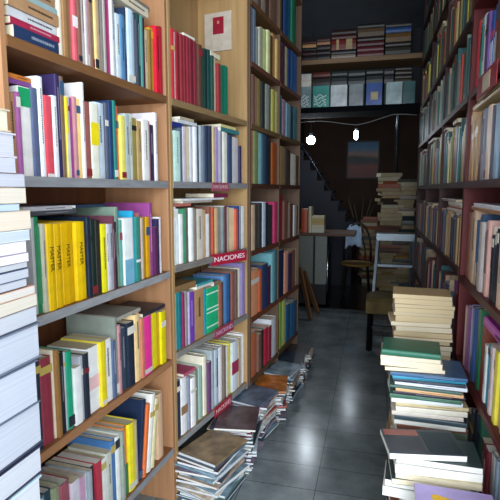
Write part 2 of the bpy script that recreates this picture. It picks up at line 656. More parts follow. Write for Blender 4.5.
std_row(U1, 'eye-level', 12, '18:92:a9825f 22:92:a0629a 33.5:87:e3e1df:B.78-.99=1f9a63 39.5:88:5a6484 45.5:77:eef2f6 52.5:96:d9505f:B0-.04=e8e8ec 57:96:e6e8ee 62:75:382e5a 66:77:7a6454 '
 '68.5:97:e8d640:B0-.55=d8d0bc 71.5:96:e6dfe8 75:98:9a4a92 78:97:c58c90 82:99:f2ce88 84.5:83:ebebf0 90:102:9a5c56 98:104:ecebdc:B.45-.75=f0dc20 107.5:103:cfe0ee 110.5:103:5a6072 '
 '114.5:101:24406a 117.5:101:2c8078 121:106:da6a48 125.5:116:ecdf70 130:114:b4c2c4 133.5:114:dde2d8 138.5:118:9c9050:B.8-.88=2a2a24 143:121:b89c6c 149:120:f0f0ee 151:121:c48890 '
 '155.5:125:3e2e4c 158.5:113:eceaf2')
lying(U1, 'eye-level', 9, 34, .011, '#7a4a8a', dep=.14, wd=.02)
lying(U1, 'eye-level', 9, 34, .012, '#c87838', dep=.14, wd=.02)
std_row(U1, 'middle', 35, '38:218:b9b9bc 43:217:1f7a4e:B.1-.9=3a8a60 46.5:224:c8c4b0 55.5:224:f0c40e:TMASTER 63.5:224:eebf10:TMASTER 77:223:e8b60c:TMASTER 88:222:f2c80e:TMASTER 92:217:1c2a3c 97:219:1c2c28 102.5:220:2c2a28 '
 '107.5:224:efe628 110:224:f2f1f5 113.5:224:a2a6b2 115.5:216:70404f 118:222:2a2e38 121.5:207:7e9484 124:220:62a096 133:218:eef4f7:B0-.38=7cb8d4 135.5:211:2aa6d2 139.5:217:3a8e82:B.3-.34=e8f0ee '
 '142:213:a4666c 144:218:cbbcab 147.5:217:b98a1c 151:217:d8a41e 154.5:203:984a8e 157.5:227:5a2c54 160:219:34305c 162.5:217:edeaf1:B0-.3=5a3a8a')
std_row(U1, 'lower', 30, '43:357:2c3a4e 55.5:358:96384a 57:350:ebe1c8 60.5:350:9a7040 66:352:23262e 68:352:c3ccd4 74:351:1fa07a 81:367:f2f4f7 84:356:b7bcc6 88.5:353:28303e 100.5:347:f0f2f5:B.35-.55=eec4c8 '
 '105.5:341:e8d428 112.5:339:f2f2f2 116:340:5a6a8a 118.5:317:8c958c 121.5:325:c08c94 123.5:328:485060 127.5:328:39485a 135:322:242e40 141:314:f0cf98 144:318:cc8068 151:316:f03a9c 153:315:e8d07c '
 '158:313:ecda20 161:313:c9a820 165.5:311:e6d51c')
std_row(U1, 'bottom', 41, '47:497:86a8b4 54:490:2f4a5c 62:486:9aa684 72:482:a85a68 80:480:e8dff0 86:477:d7a8cc 89:475:dce6ea 92.5:470:a8b2bc 96.5:466:2c3440 102:461:bc384c 108:459:f2f2ef '
 '113:452:ccd0c6 117.5:440:4878b0 122:436:f0f2f0 124.5:431:9ca69c 129:427:e8883a:B0-.45=3a7a50 136:422:efe028 138:420:b8a890 '
 '141.5:404:22304c:L9 145:408:e8743c:L9 150:398:f3f2ec:L10 153.5:402:e9dfae:L10')
std_row(U1, 'bottom', 158.5, '164.5:393:dcb896:D.22')
# flat things on the row tops
lying(U1, 'middle', 33, 88, .012, '#4a4c54', dep=.19, wd=.05)
lying(U1, 'middle', 36, 84, .012, '#b8b8c0', dep=.18, wd=.05)
lying(U1, 'middle', 90, 119, .010, '#2a3a50', dep=.19, wd=.06)
lying(U1, 'lower', 119, 143, .014, '#a8a49a', dep=.18, wd=.02)
lying(U1, 'lower', 143, 165, .014, '#3a3440', dep=.17, wd=.01)
# --- second left bookcase
std_row(U2, 'upper', 169, '170.5:30:7c5846 174:29:c83442 175.5:32:ece2de 178:31:9a2e38 181:33:7e2a34 184:34:8c3038 186.5:36:7a2832 189.5:37:93303c 192:39:742834 195:40:86243c 198:42:7c2c36 202:45:5c3c34 '
 '205:48:2c5a48 208:49:1a3434 211:50:1c4440 213.5:56:2a4a44 217.5:58:dccdb0 220:64:8c3438 223.5:66:1f7058 228:66:1f7e66')
lying(U2, 'upper', 184, 195, .01, '#e6e2d6', dep=.12)
lying(U2, 'upper', 211, 220, .02, '#e3d7bc', dep=.14)
std_row(U2, 'eye-level', 171.5, '174:134:9a8a68 179.5:131:bfe2da 182.5:128:5c6c7c 186:127:cbc2cc 190.5:127:e6d5b4 194:127:c8ccd4 197.5:127:e8eaf0 200:126:485a6a 203:126:b8c4ce 206:126:6c7888 209:126:2a3650 213:126:343c50 '
 '216:127:ccba8a 219:127:a88cc8 222:131:9a9aa6 225.5:132:ecebde:B.62-.8=ece030 228:133:e9e7dc 232.5:135:3a4a6c 236:137:d4d2d4 239:138:c0bec6 241:146:3a3452 243:146:e6e4ec')
lying(U2, 'eye-level', 172, 182, .02, '#27357c', dep=.16)
lying(U2, 'eye-level', 178, 197, .014, '#cdd2d8', dep=.16)
lying(U2, 'eye-level', 180, 194, .012, '#b4a890', dep=.15)
lying(U2, 'eye-level', 221, 239, .02, '#3f7f86', dep=.15)
lying(U2, 'eye-level', 221, 236, .014, '#d8cf90', dep=.15)
std_row(U2, 'middle', 172, '177:207:eff0f4 180.5:209:dfeaec:B.9-1=a83038 183.5:214:ecebec 186.5:209:4c9674 189.5:208:5c5a50 193.5:208:eaedf0 196.5:209:8c8478 202.5:209:d6cdc0 206:210:ccaa84:B.3-.6=4a6a8a 210:214:eff0f3 '
 '212.5:207:8a5a48 215:207:b5563e 218:208:d6b68c 222:207:8e8a82 224:207:7a8688 226:206:e4e1de 227.5:206:6c2a36 230:207:bcb29c 235:208:ecd0a8 237.5:209:c4604a 239.5:206:2c4a84 241:206:9aa0a8 244:206:e8eaee 246:208:9aa0a6', z=-.316)
lying(U2, 'middle', 173, 191, .012, '#b86a60', dep=.16, z=-.316)
lying(U2, 'middle', 183, 212, .010, '#a8a098', dep=.16, z=-.316)
lying(U2, 'middle', 181, 224, .009, '#dfe3e6', dep=.16, z=-.316)
lying(U2, 'middle', 214, 228, .02, '#7a2848', dep=.16, z=-.316)
std_row(U2, 'lower', 174, '176.5:294:d8dcde 179:293:2f928e 182.5:292:1f6e7c 185:293:8a2c58 188:291:908a8c 190:292:b8aed0 195.5:292:7648b4 205:289:b48c64 207.5:289:2a9cae 219:287:25b27a:B.12-.15=d8f4e8:B.44-.47=d8f4e8:B.53-.56=d8f4e8:B.86-.89=d8f4e8 222:284:a8665a 224:282:5a4a48 '
 '228.5:276:5c8cc4 231:274:1f4a74 235:272:905a50 238:270:6c5a54 241:268:d0cabd 245.5:263:9484bc', z=-.69)
lying(U2, 'lower', 174, 196, .028, '#8a6c48', dep=.15, z=-.69)
lying(U2, 'lower', 197, 213, .013, '#d8d2cc', dep=.15, z=-.69)
lying(U2, 'lower', 197, 213, .012, '#3a9aa8', dep=.15, z=-.69)
lying(U2, 'lower', 214, 221, .02, '#8c7868', dep=.14, z=-.69)
std_row(U2, 'bottom', 177, '181.5:381:28324a 188:377:eaebef:B.35-.5=9a7a5a 190.5:377:8c92a6 196:377:f4f4f6 199.5:370:8a8c80 204:367:9fbeb2 208:356:efe8d2 212:362:6e4a74 215:350:a8b4b8 219.5:349:b8c6d4 223.5:347:f1f3f6:B.1-.16=2a2a2a 226:347:7c6a60 '
 '229:346:dcdcd2 232:343:ebe04c 238.5:341:dfe8f2:B.35-.6=a8385a 241:339:bcaa8c 243:337:ccc8be 246:334:eaeaee', z=-1.09)
lying(U2, 'bottom', 184, 196, .012, '#c85a7c', dep=.13, z=-1.09)
# --- third left bookcase
std_row(U3, 'highest', 253, '258:-30:8a7c74 262:-25:6a5040 266:-25:9a8a80 270:-22:5a4438 277:-20:7a5c4c 281.5:-15:b5202e 284:-12:2a3040 288:-8:2a5080 292:-5:2c6c8c 296:0:2a7a58')
std_row(U3, 'high', 248, '250:-2:8a9098 253:4:5a7aa0 256:8:6a7484 258.5:28:9aa29c 261:28:b8b8a8 264:28:c4cc90 267:30:ccd49a 270:31:d0d8a0 273:36:6a3c2c 276:34:b89058 279:40:caa868 282:46:6a2c30 285:44:4a2c44 288:47:bcbc90 291:50:2a4474 294:52:2c5a94 297:55:3068a8', z=.69)
std_row(U3, 'upper', 248, '249:68:7a2a38 251.5:73:d0b4bc 255:75:7a5a4c 258:77:a07864 262:79:94824a 265:82:2a302e 269.5:85:929890 272:88:344c44 275:90:a8a254 279:92:ccc47a 283:95:3a6a74 287:100:a2869a 291:104:7ca2b4 294:106:2a4e60 298:108:4a8088', z=.36)
std_row(U3, 'eye-level', 248, '249.5:120:d2a890 253.5:124:b26a5a 258:127:7c8c5c 263:126:8ec6c8 265.5:129:3a5a70 268.5:131:202c40 272:140:26302c 276:143:9a5028 279:145:8a4428 282:146:a4824e 286:147:8c7c60 291:150:4a3a34 295.5:154:e2e2dc 299:156:5a4a34')
std_row(U3, 'middle', 249, '251.5:203:24242e 255.5:205:ccb294 259:204:444038 262:203:343434 265.5:202:bccada 269:203:242a2c 274:205:2c3438 280:202:b43462 284:195:84203a 288:201:745044 291:203:a89a8c 294:204:642c2c 296.5:205:b4b0ac 299:206:401c1c', z=-.345)
std_row(U3, 'lower', 249.5, '259:270:e09870 262:270:b85c3a 268:264:2c3c60 271.5:266:4c2044 275:253:70aab4 279:250:2c5c6c 284:250:1c2a4a 288:252:dc9c88 292:253:3c3054 296:250:8c5a48 300:249:a0a07c', z=-.735)
std_row(U3, 'bottom', 252, '258:332:b86848 261:334:7c5c50 264:330:342c2c 268:328:b42c42 271:326:943244 276:318:d6dae4 279:320:a83038 282:302:84b044 286:300:c0cc78 290:304:2c5c84 295:302:346c9c 299:300:24445c', z=-1.11)
auto_row(U3, 'roof', .05, .45, '6a4a40 8a7a60 3a4a5a a03a34 5a6a50', z=1.36)
# --- near right bookcase (x grows towards the camera)

auto_row(RN, 'highest', .33, 1.13, '5a4a40 8a7a5a 3a4a5a 6a3a34 9a8a70 4a5a50', z=1.05)
std_row(RN, 'upper', 464.3, '466.5:35:d8c4a4 469.5:33:5a3c30 472:30:b89a78 477.5:24:c03a48 481.5:21:3aa090 485:16:e6e8ec 488:14:6a4a8c 495.5:2:3558a0:B.1-.55=c8cfe0:B.6-.7=c04038 500:-10:6a4838 506:-12:8a6a4c 514:-14:3a4858 522:-16:9a4038', z=.385)
auto_row(RN, 'high', .66, 1.13, '7a5a40 3a5a54 b09a78 55403a 8a8a7a 5a2a28', z=.73)
std_row(RN, 'eye-level', 464.3, '470:113:c8a67e 476:115:b8946c 480:114:5c2c34 483.5:110:8c8c9c 486.5:108:a8c4dc 490.5:106:e8ccb8 493:106:54586a 497:104:8caac4 501:100:5a6a80 507:100:b89a84 516:96:3a4a60')
lying(RN, 'eye-level', 472, 505, .022, '#c9b48c', dep=.16, pages='#efe0c0')
lying(RN, 'eye-level', 476, 505, .018, '#a87c50', dep=.16)
std_row(RN, 'middle', 464.3, '467:212:8a5c4c 470:212:b89c88 473:210:d8b8a0 478.5:214:3a5c84:B0-.35=c8b498 482:222:c0b8b8 487:220:e0b0aa 490:226:dcc8bc 496.5:228:202430 501:232:ecc8b0 508:236:8a6a5a 518:238:b09a80', z=-.355)
lying(RN, 'middle', 471, 503, .014, '#a87c5c', dep=.16, z=-.355)
lying(RN, 'middle', 473, 504, .012, '#d6d9e4', dep=.16, z=-.355)
std_row(RN, 'lower', 463.8, '465.5:305:c4a8a8 468:305:7a4a80 471:305:b0a4d8 473.5:306:2c4a80 478:306:246c4c 480:322:8c3430 482.5:326:7a3a30 484.5:345:f0f2f2 488.5:345:2a9ec0 491:346:dcc8cc 493:348:e8e2d4 496:350:e9dc48 502:354:e0b088 510:358:b88a6a', z=-.70)
lying(RN, 'lower', 483, 512, .035, '#b03aa8', dep=.16, z=-.70)
std_row(RN, 'bottom', 464, '467:410:3a3a40 470:410:4a5a6a 474:408:2a3440 478:412:2a5a48 482:440:4a2a34 486:446:7a3038 492:450:d8d8dc 499:452:8a9cb0 508:455:a0604a', z=-1.05)
lying(RN, 'bottom', 477, 500, .03, '#3a4a58', dep=.17, z=-1.05)
lying(RN, 'bottom', 478, 505, .028, '#c85a2c', dep=.17, z=-1.05)
# --- far right bookcase
pal = {'roof': '3a5a5a 5a4a44 2a3a40 7a6a50 4a2a2a', 'highest': '2c5a5c 3a6a60 8a7a54 6a2a2c 9c8c64 3c4a4c b0a074 5a3c30',
       'high': 'b09a6c 8a7c50 c4b080 4a3c34 8c8a74 6c5a44 bca878 a23434 dcd060 7c2c2c 2c6a6c 3c5c5c 88a09c 345a58',
       'upper': '9c9c94 b8a288 8c7c7c 3c6468 2c5c64 6c8484 5a7470 34423c 9cb0a8 c4c8bc 4c5c58 6a4c3c b4423a 2f6a64',
       'eye-level': 'a89684 b0482c 8c3c28 8a9058 bca870 d0c494 9c8454 54705c 2c5c60 34747c 1c3440 d0dccc 5c6c70 7c848c 4c4444 8c9494 b8c0bc',
       'middle': 'e0d8d0 7c4c44 b89878 a88c60 8c6c4c d0b888 9c7850 5c4c4c b4a8a8 3c3438 44748c 2c5c78 5c3c54 24384c',
       'lower': '8c5c48 c0a890 6a2c24 a08c74 3a2a28 2c5c64 6c2c64 244460 3c6c74', 'bottom': '5a4a44 3a3a40 7a5a4a 2c3a44'}
for sh, zz in (('roof', 1.36), ('highest', 1.05), ('high', .70), ('upper', .385), ('eye-level', .035), ('middle', -.335), ('lower', -.70), ('bottom', -1.05)):
    for (q0, q1) in ((.022, .768), (.792, 1.538), (1.562, 2.30)):
        auto_row(RF, sh, q0, q1 - (0 if sh != 'middle' else .0), pal[sh], z=zz, th=(.014, .032), hh=(.2, .285) if sh != 'middle' else (.2, .235))
for sh, zz, xs in (('high', .70, (424, 440, 452)), ('upper', .385, (421, 433, 446, 457)), ('eye-level', .035, (420, 431, 444, 456)), ('middle', -.335, (420, 430))):
    for q in xs:
        for k in range(random.choice([1, 2, 2])):
            lying(RF, sh, q - random.uniform(2, 4), q + random.uniform(2, 4), random.uniform(.01, .02), random.choice(['#c8b890', '#8a6a48', '#b8a888', '#5a4a40', '#9a9488', '#d0c8b4']), dep=.16, z=zz, wd=random.uniform(0, .02))
lying(RF, 'middle', 447, 462, .014, '#d8ccc4', dep=.16, z=-.335)
lying(RF, 'middle', 449, 462, .012, '#b46a5c', dep=.16, z=-.335)
lying(RF, 'middle', 448, 461, .016, '#dcd0c0', dep=.16, z=-.335)
lying(RF, 'middle', 441, 455, .014, '#a89890', dep=.16, z=-.335)


# ------------------------------------------------------------------ piles: each book a box-shaped volume lying flat
def pile(name, specs, kind='book'):
    """specs: list from bottom to top of (cx, cy, rot, w, d, t, col, pages). w along X (spine or page edge seen), d along Y"""
    z = 0.0
    for sp in specs:
        cx, cy, rot, wdt, dep, t, col, pg = sp[:8]
        kw = sp[8] if len(sp) > 8 else {}
        z = kw.get('z', z)
        spine = kw.get('spine', 'far')    # which side the spine is on
        F = Matrix.Translation((cx, cy, z + t / 2 + .0003)) @ Matrix.Rotation(math.radians(rot), 4, 'Z')
        if kw.get('tilt'):
            F = F @ Matrix.Rotation(math.radians(kw['tilt']), 4, 'Y')
        if kw.get('tiltx'):
            F = F @ Matrix.Rotation(math.radians(kw['tiltx']), 4, 'X')
        # local Y (spine->fore-edge), local Z (height of the book)
        ang = {'far': math.pi, 'near': 0, 'left': -math.pi / 2, 'right': math.pi / 2}[spine]
        hh, dd = (wdt, dep) if spine in ('far', 'near') else (dep, wdt)
        M = F @ Matrix.Rotation(ang, 4, 'Z') @ Matrix.Translation((-hh / 2, -dd / 2, 0)) @ Matrix(((0, 0, 1, 0), (0, 1, 0, 0), (-1, 0, 0, 0), (0, 0, 0, 1)))
        bk = add_book(M, t, hh, dd, col, name, z, lie=True, pages=pg, name=kind, hard=kw.get('hard', False), label=kw.get('label'), art=kw.get('art'), force=True)
        if kw.get('hid'): bk['area'] = 0
        z += t + .0008
    return z


W_, C_, T_ = '#f0efea', '#e8dcc0', '#d8c49c'
rnd = random.Random(3)
# pile A: nearest on the right
A = []
zz = 0.0
cols = ['#3a4a54', '#8a3a34', '#d8d4c8', '#2a3a4a', '#b09a78', '#5a6a5a', '#7a4a3a', '#c8c4b8']
target_A = EYE - .765
k = 0
while zz < target_A - .215:
    t = rnd.uniform(.018, .035)
    A.append((.19 + rnd.uniform(-.012, .012), 1.52 + rnd.uniform(-.01, .01), rnd.uniform(-5, 5), .215, .15, t, cols[k % 8], rnd.choice([W_, C_, W_])))
    zz += t + .0008
    k += 1
for (cx, cy, rot, wdt, t, c, pg, kw) in [
    (.225, 1.50, 5, .245, .026, '#caccd4', W_, {}), (.175, 1.51, -5, .235, .030, '#e8e6de', W_, {}), (.17, 1.515, -4, .215, .022, '#2c3a40', W_, {'spine': 'right'}),
    (.185, 1.505, 3, .225, .018, '#2a4044', C_, {}), (.21, 1.50, -2, .24, .017, '#d8cba8', C_, {}), (.205, 1.505, 2, .245, .026, '#ecebe4', W_, {}),
    (.21, 1.51, -1, .24, .019, '#3a4c4c', W_, {}), (.165, 1.51, 10, .225, .019, '#4a5058', W_, {'spine': 'far', 'art': 'boats'})]:
    A.append((cx, cy, rot, wdt, .155, t, c, pg, kw))
topA = pile('pile A', A)
# pile B with the green book on top, behind A
B = []
zz = 0
k = 0
target_B = EYE - .625
seqB = [(.012, '#35608a', '#dfe3e8', 0.25), (.010, '#2f8fae', W_, .24), (.010, '#262f40', W_, .235), (.013, '#dfe4ee', W_, .235), (.008, '#49685f', C_, .235), (.010, '#e0ae7c', C_, .22), (.011, '#2c2634', C_, .235),
        (.013, '#3c6a54', C_, .235), (.014, '#dce2ea', W_, .235), (.012, '#c8b890', C_, .24), (.018, '#d8d2c4', C_, .235), (.014, '#cfc6bc', C_, .235)]
seqB = seqB[::-1]
zB = target_B - sum(q[0] + .0008 for q in seqB)
while zz < zB - .01:
    t = min(rnd.uniform(.015, .03), zB - zz)
    B.append((.205 + rnd.uniform(-.01, .01), 1.78 + rnd.uniform(-.01, .01), rnd.uniform(-4, 4), .235, .18, t, cols[k % 8], rnd.choice([W_, C_]), {'hid': zz < zB - .25, 'spine': rnd.choice(['near', 'far'])}))
    zz += t + .0008
    k += 1
for (t, c, pg, wdt) in seqB:
    B.append((.20 + rnd.uniform(-.008, .012), 1.78 + rnd.uniform(-.006, .006), rnd.uniform(-4, 4), wdt, .18, t, c, pg, {'spine': 'near', 'hard': False}))
for (cx, rot, wdt, t, c, pg, kw) in [(.15, 3, .20, .014, '#8a7a60', C_, {}), (.145, -3, .205, .022, '#e8dcc8', C_, {}), (.14, -2, .20, .014, '#d4c8b4', C_, {}),
                                     (.145, -5, .195, .02, '#286a54', '#2f7a60', {'spine': 'near', 'hard': True})]:
    B.append((cx, 1.78, rot, wdt, .15, t, c, pg, kw))
pile('pile B', B)
# small pile left-behind B: odds and ends leaning between A and B
# pile D behind B
D = []
zz = 0
target_D = EYE - .44
k = 0
seqD = [(.018, '#d8b888', .235), (.022, '#caa884', .23), (.015, '#b8a898', .24), (.020, '#c8ae88', .235), (.012, '#d8d4cc', .24), (.026, '#c4a27c', .225), (.018, '#d2b48c', .24), (.022, '#c0a078', .225), (.022, '#b89870', .235)][::-1]
zD = target_D - sum(q[0] + .0008 for q in seqD)
while zz < zD - .01:
    t = min(rnd.uniform(.015, .03), zD - zz)
    D.append((.215 + rnd.uniform(-.01, .01), 2.18 + rnd.uniform(-.01, .01), rnd.uniform(-4, 4), .235, .17, t, rnd.choice(['#b89a70', '#8a5a3a', '#c8a880', '#5a4a3a', '#a08060']), rnd.choice([T_, C_]), {'hid': zz < zD - .12}))
    zz += t + .0008
for (t, c, wdt) in seqD:
    D.append((.21 + rnd.uniform(-.012, .012), 2.18, rnd.uniform(-3, 3), wdt, .17, t, c, rnd.choice([T_, C_, T_])))
pile('pile D', D)
# purple book with the yellow figure, on a low pile nearest the camera
Pn = []
zz = 0
zt = EYE - .85
while zz < zt - .02:
    t = rnd.uniform(.02, .035)
    Pn.append((.235 + rnd.uniform(-.01, .005), 1.27 + rnd.uniform(-.008, .008), rnd.uniform(-3, 3), .19, .16, min(t, zt - zz), cols[k % 8], W_))
    zz += t + .0008
    k += 1
Pn.append((.235, 1.27, -2, .205, .20, .018, '#b9a8e0', W_, {'art': 'figure', 'spine': 'left'}))
pile('pile P', Pn)

# stack of thick books at the left edge, beside the camera
ZL0 = .56
S = []
cr = thing('crate', (-.63, .60, 0), 'plain wooden crate under the tall book stack at the left edge', 'crate')
cm = wood('#8a6440', 'x')
for i in range(5):
    MB().box(-.14, .14, -.15, -.135, .01 + i * .11, .10 + i * .11, cm).build('slat', cr)
    MB().box(-.14, .14, .135, .15, .01 + i * .11, .10 + i * .11, cm).build('slat', cr)
    MB().box(.125, .14, -.134, .134, .01 + i * .11, .10 + i * .11, cm).build('slat', cr)
    MB().box(-.14, -.125, -.134, .134, .01 + i * .11, .10 + i * .11, cm).build('slat', cr)
for sx in (-1, 1):
    for sy in (-1, 1):
        MB().box(sx * .112 - .012, sx * .112 + .012, sy * .122 - .012, sy * .122 + .012, 0, .545, cm).build('corner_post', cr)
MB().box(-.14, .14, -.15, .15, .546, .56, cm).build('lid', cr)
zz = ZL0
cuts = [430, 345, 318, 300]
WB = '#e8ecf4'
seq = []
# measured from the photograph at the stack's far right corner: (y_bottom, y_top, corner_x, colour, pages, tilt)
meas = [(498, 470, 41, '#b8d0e0', '#bcc0c8'), (470, 442, 43, '#2a2c44', '#b8bdc8'), (442, 398, 44, '#3a4254', '#b4bac8'), (396, 352, 37, '#5a6478', '#b4bac8'), (350, 315, 40, '#6a7488', '#b4bac8'),
        (313, 296, 38, '#3a3f4c', '#b8bdc8'), (295, 282, 37, '#9a8a78', '#cfc8bc'), (281, 272, 34, '#d0a088', '#ccc8c2'), (271, 262, 27, '#2a3038', '#b8bdc8'), (261, 251, 27, '#5a6a8a', '#b6bbc6'), (250, 243, 27, '#4a4a50', '#bcc0c8'),
        (242, 233, 27, '#c8c0d0', '#e4e0e8'), (232, 220, 26, '#b8b4c4', '#dcd8e4'), (219, 208, 29, '#dfe8f4', '#b4bfd0'), (207, 188, 30, '#c4b4a4', '#d8ccbc'), (187, 180, 18, '#a8c4e0', '#b4c4d8'), (179, 163, 24, '#a8a090', '#d0c8bc'), (162, 148, 24, '#8a8c9a', '#bcbfcc'),
        (147, 132, 14, '#c4c4d0', '#b8bac8'), (131, 106, 14, '#c8c8d8', '#c0c2d0'), (105, 82, 9, '#c8bca4', '#d8d0bc')]
XF = -.52
for (yb, yt, cx, c, pg) in meas:
    # corner of the book on the plane X=XF
    d = ray(cx, (yb + yt) / 2)
    p = CAM + d * (XF / d.x)
    d2 = ray(cx, yb)
    d3 = ray(cx, yt)
    za = (CAM + d2 * (XF / d2.x)).z
    zb2 = (CAM + d3 * (XF / d3.x)).z
    seq.append([p.y, max(.006, zb2 - za), c, pg])
tot0 = (CAM + ray(meas[0][2], meas[0][0]) * (XF / ray(meas[0][2], meas[0][0]).x)).z
fill = tot0 - ZL0
for i in range(int(fill / .05)):
    seq.insert(0, [.64, fill / int(fill / .05) - .0008, '#4a5a6a', '#b4bac6'])
for (fy, t, c, pg) in seq:
    S.append((XF - .10 + rnd.uniform(-.003, .003), fy - .13, rnd.uniform(-2, 2), .20, .26, t - .0008, c, pg, {'z': zz, 'spine': 'left', 'hard': t > .03}))
    zz += t
pile('left stack', S)

# magazines in slumped piles along the left bookcases
MCOL = ['#8ea4b4', '#c8d4dc', '#4a5c70', '#b8a08c', '#e0e6ea', '#5a3c3c', '#7c98a8', '#39485a', '#d8c8b8', '#9c4a44', '#6c8478', '#c4ccd4', '#2c3440', '#a8bcc8', '#8a7c90']
mg = random.Random(11)


def magpile(name, cx, cy, rot, n, w_, d_, t=(.006, .014), slope=0.0, z0=0.0, steps=0.0, top=None):
    sp = []
    for i in range(n):
        c = mg.choice(MCOL)
        if top and i == n - 1: c = top
        sp.append((cx + mg.uniform(-.016, .016) + steps * i, cy + mg.uniform(-.010, .010), rot + mg.uniform(-9, 9), w_, d_, mg.uniform(*t), c, mg.choice(['#dfe4e8', '#cfd6dc', '#e4e0d8']),
                   {'spine': mg.choice(['right', 'right', 'near', 'far'])}))
    pile(name, sp, 'magazine')


magpile('P1', -.675, 1.92, -12, 20, .20, .25, t=(.006, .013), top='#8a7458')
magpile('P2', -.640, 2.20, 5, 25, .20, .25, t=(.005, .012), top='#5a4a50')
magpile('P3', -.625, 2.475, -8, 23, .19, .24, t=(.005, .012), top='#5c6c80')
magpile('P4', -.590, 2.75, 7, 19, .19, .25, t=(.006, .012), top='#c87838')
magpile('P5', -.560, 3.02, -5, 18, .18, .24, t=(.006, .012), top='#8898a4')
magpile('P6', -.540, 3.29, 4, 16, .18, .24, t=(.006, .012), top='#3a4450')
magpile('P7', -.525, 3.56, -4, 15, .17, .24, t=(.006, .012), top='#4a4444')


# ------------------------------------------------------------------ book geometry
def book_geo(b):
    t, h, d = b['t'], b['h'], b['d']
    c = min(.0022 if b['hard'] else .0009, t * .22)
    bul = min(.006, t * .16) if b['hard'] else min(.0015, t * .08)
    outer = [(-t / 2, d), (-t / 2, bul)]
    n = 4
    for k in range(1, n):
        a = math.pi * k / n
        outer.append((-t / 2 * math.cos(a), bul - bul * math.sin(a)))
    outer += [(t / 2, bul), (t / 2, d)]
    inner = []
    for i, (x, y) in enumerate(outer):
        if i == 0: inner.append((x + c, y))
        elif i == len(outer) - 1: inner.append((x - c, y))
        else: inner.append((x * (1 - 2 * c / t), y + c if 1 < i < len(outer) - 2 else bul + c))
    m = len(outer)
    v = []
    for z in (0, h):
        v += [(x, y, z) for x, y in outer]
        v += [(x, y, z) for x, y in inner]
    f = []
    for i in range(m - 1):
        f.append((i, i + 1, 2 * m + i + 1, 2 * m + i))
        f.append((m + i + 1, m + i, 3 * m + i, 3 * m + i + 1))
        f.append((i + 1, i, m + i, m + i + 1))
        f.append((2 * m + i, 2 * m + i + 1, 3 * m + i + 1, 3 * m + i))
    f.append((0, 2 * m, 3 * m, m))
    f.append((m - 1, 2 * m - 1, 4 * m - 1, 3 * m - 1))
    ins = .003 if b['hard'] else .0004
    pg = (-t / 2 + c, t / 2 - c, bul + c * 1.2, d - ins, ins, h - ins)
    return v, f, pg


# ------------------------------------------------------------------ red shelf signs
def sign(rk, px0, px1, zc, hh, text, label, yaw=0, tilt=0, out=.004, col='#a01f38', tc='#e6d4dc'):
    z = E0 + zc
    a = (rk.s_at(px0, z) + rk.s_at(px1, z)) / 2
    L = abs(rk.s_at(px1, z) - rk.s_at(px0, z)) / max(.3, math.cos(math.radians(yaw)))
    M = rk.M(a, -out, z) @ Matrix.Rotation(math.radians(yaw), 4, 'Z') @ Matrix.Rotation(math.radians(tilt), 4, 'X')
    r = thing('shelf_sign', M, label, 'sign', 'red shelf signs')
    MB().box(-L / 2, L / 2, -.0015, .0015, -hh / 2, hh / 2, mat(col, .35)).build('plate', r, bevel=.0005)
    if not text:
        q = MB().box(-L * .18, L * .2, -.0022, -.001, -hh * .38, hh * .36, mat(tc, .5)).build('paper_label', r)
        q['label'] = 'worn beige paper label'
        return r
    t = text_mesh('lettering', text, hh * .62, mat(tc, .4), r, Matrix.Translation((0, -.002, 0)) @ Matrix.Rotation(math.radians(90), 4, 'X'))
    xs = [v.co.x for v in t.data.vertices]
    wd = max(xs) - min(xs)
    t.scale = (L * .86 / wd, 1, 1)
    return r


sign(U2, 210, 234, -.335, .055, 'NACIONES', 'red sign lettered in white, below the middle shelf of the second left bookcase', yaw=-14, out=.03)
sign(U2, 212, 231, -.705, .05, 'NACIONES', 'faded red sign on the lower shelf edge of the second left bookcase', out=.006, col='#a04058', tc='#c0a0b8')
sign(U2, 212, 229, -1.105, .055, 'NACIONES', 'red sign on the bottom shelf edge of the second left bookcase', out=.006, col='#a8283c', tc='#d8b0b8')
sign(U2, 209, 226, .015, .04, 'NACIONES', 'pale worn red sign on the eye-level shelf edge, second left bookcase', out=.006, col='#9a5060', tc='#c4a0a8')
sign(RN, 482, 503, .362, .075, '', 'red sign with a worn beige label, upper shelf edge, near right bookcase', out=.006, col='#96202c', tc='#c8b8a0')

# pale booklet hung on the side panel of the second left bookcase
se = U2.len - .018


def panel_pt(x, y):
    d = ray(x, y)
    P = U2.pt(se, 0, 0)
    k = (P - CAM).dot(U2.t) / d.dot(U2.t)
    return CAM + d * k


pc = [panel_pt(206, 10), panel_pt(232, 14), panel_pt(231, 56), panel_pt(206, 49)]
ctr = sum(pc, Vector()) / 4
wB = (pc[1] - pc[0]).length
hB = abs(pc[0].z - pc[3].z) * .98
M = Matrix(((-U2.n.x, U2.t.x, 0, ctr.x), (-U2.n.y, U2.t.y, 0, ctr.y), (0, 0, 1, ctr.z), (0, 0, 0, 1)))
pb = thing('hanging_booklet', M, 'grey cream booklet with a dark red square, hung on the wooden side panel', 'booklet')
MB().box(-wB / 2, wB / 2, -.010, -.001, -hB / 2, hB / 2, mat('#b9aea0', .5)).build('cover', pb, bevel=.001)
q = MB().box(-wB * .18, wB * .22, -.0108, -.0098, -hB * .06, hB * .38, mat('#8c1a30', .4)).build('cover_panel', pb)
q['label'] = 'dark red square panel'
MB().box(wB * -.02, wB * .06, -.0112, -.0106, hB * .20, hB * .28, mat('#c87c70', .4)).build('emblem', pb)

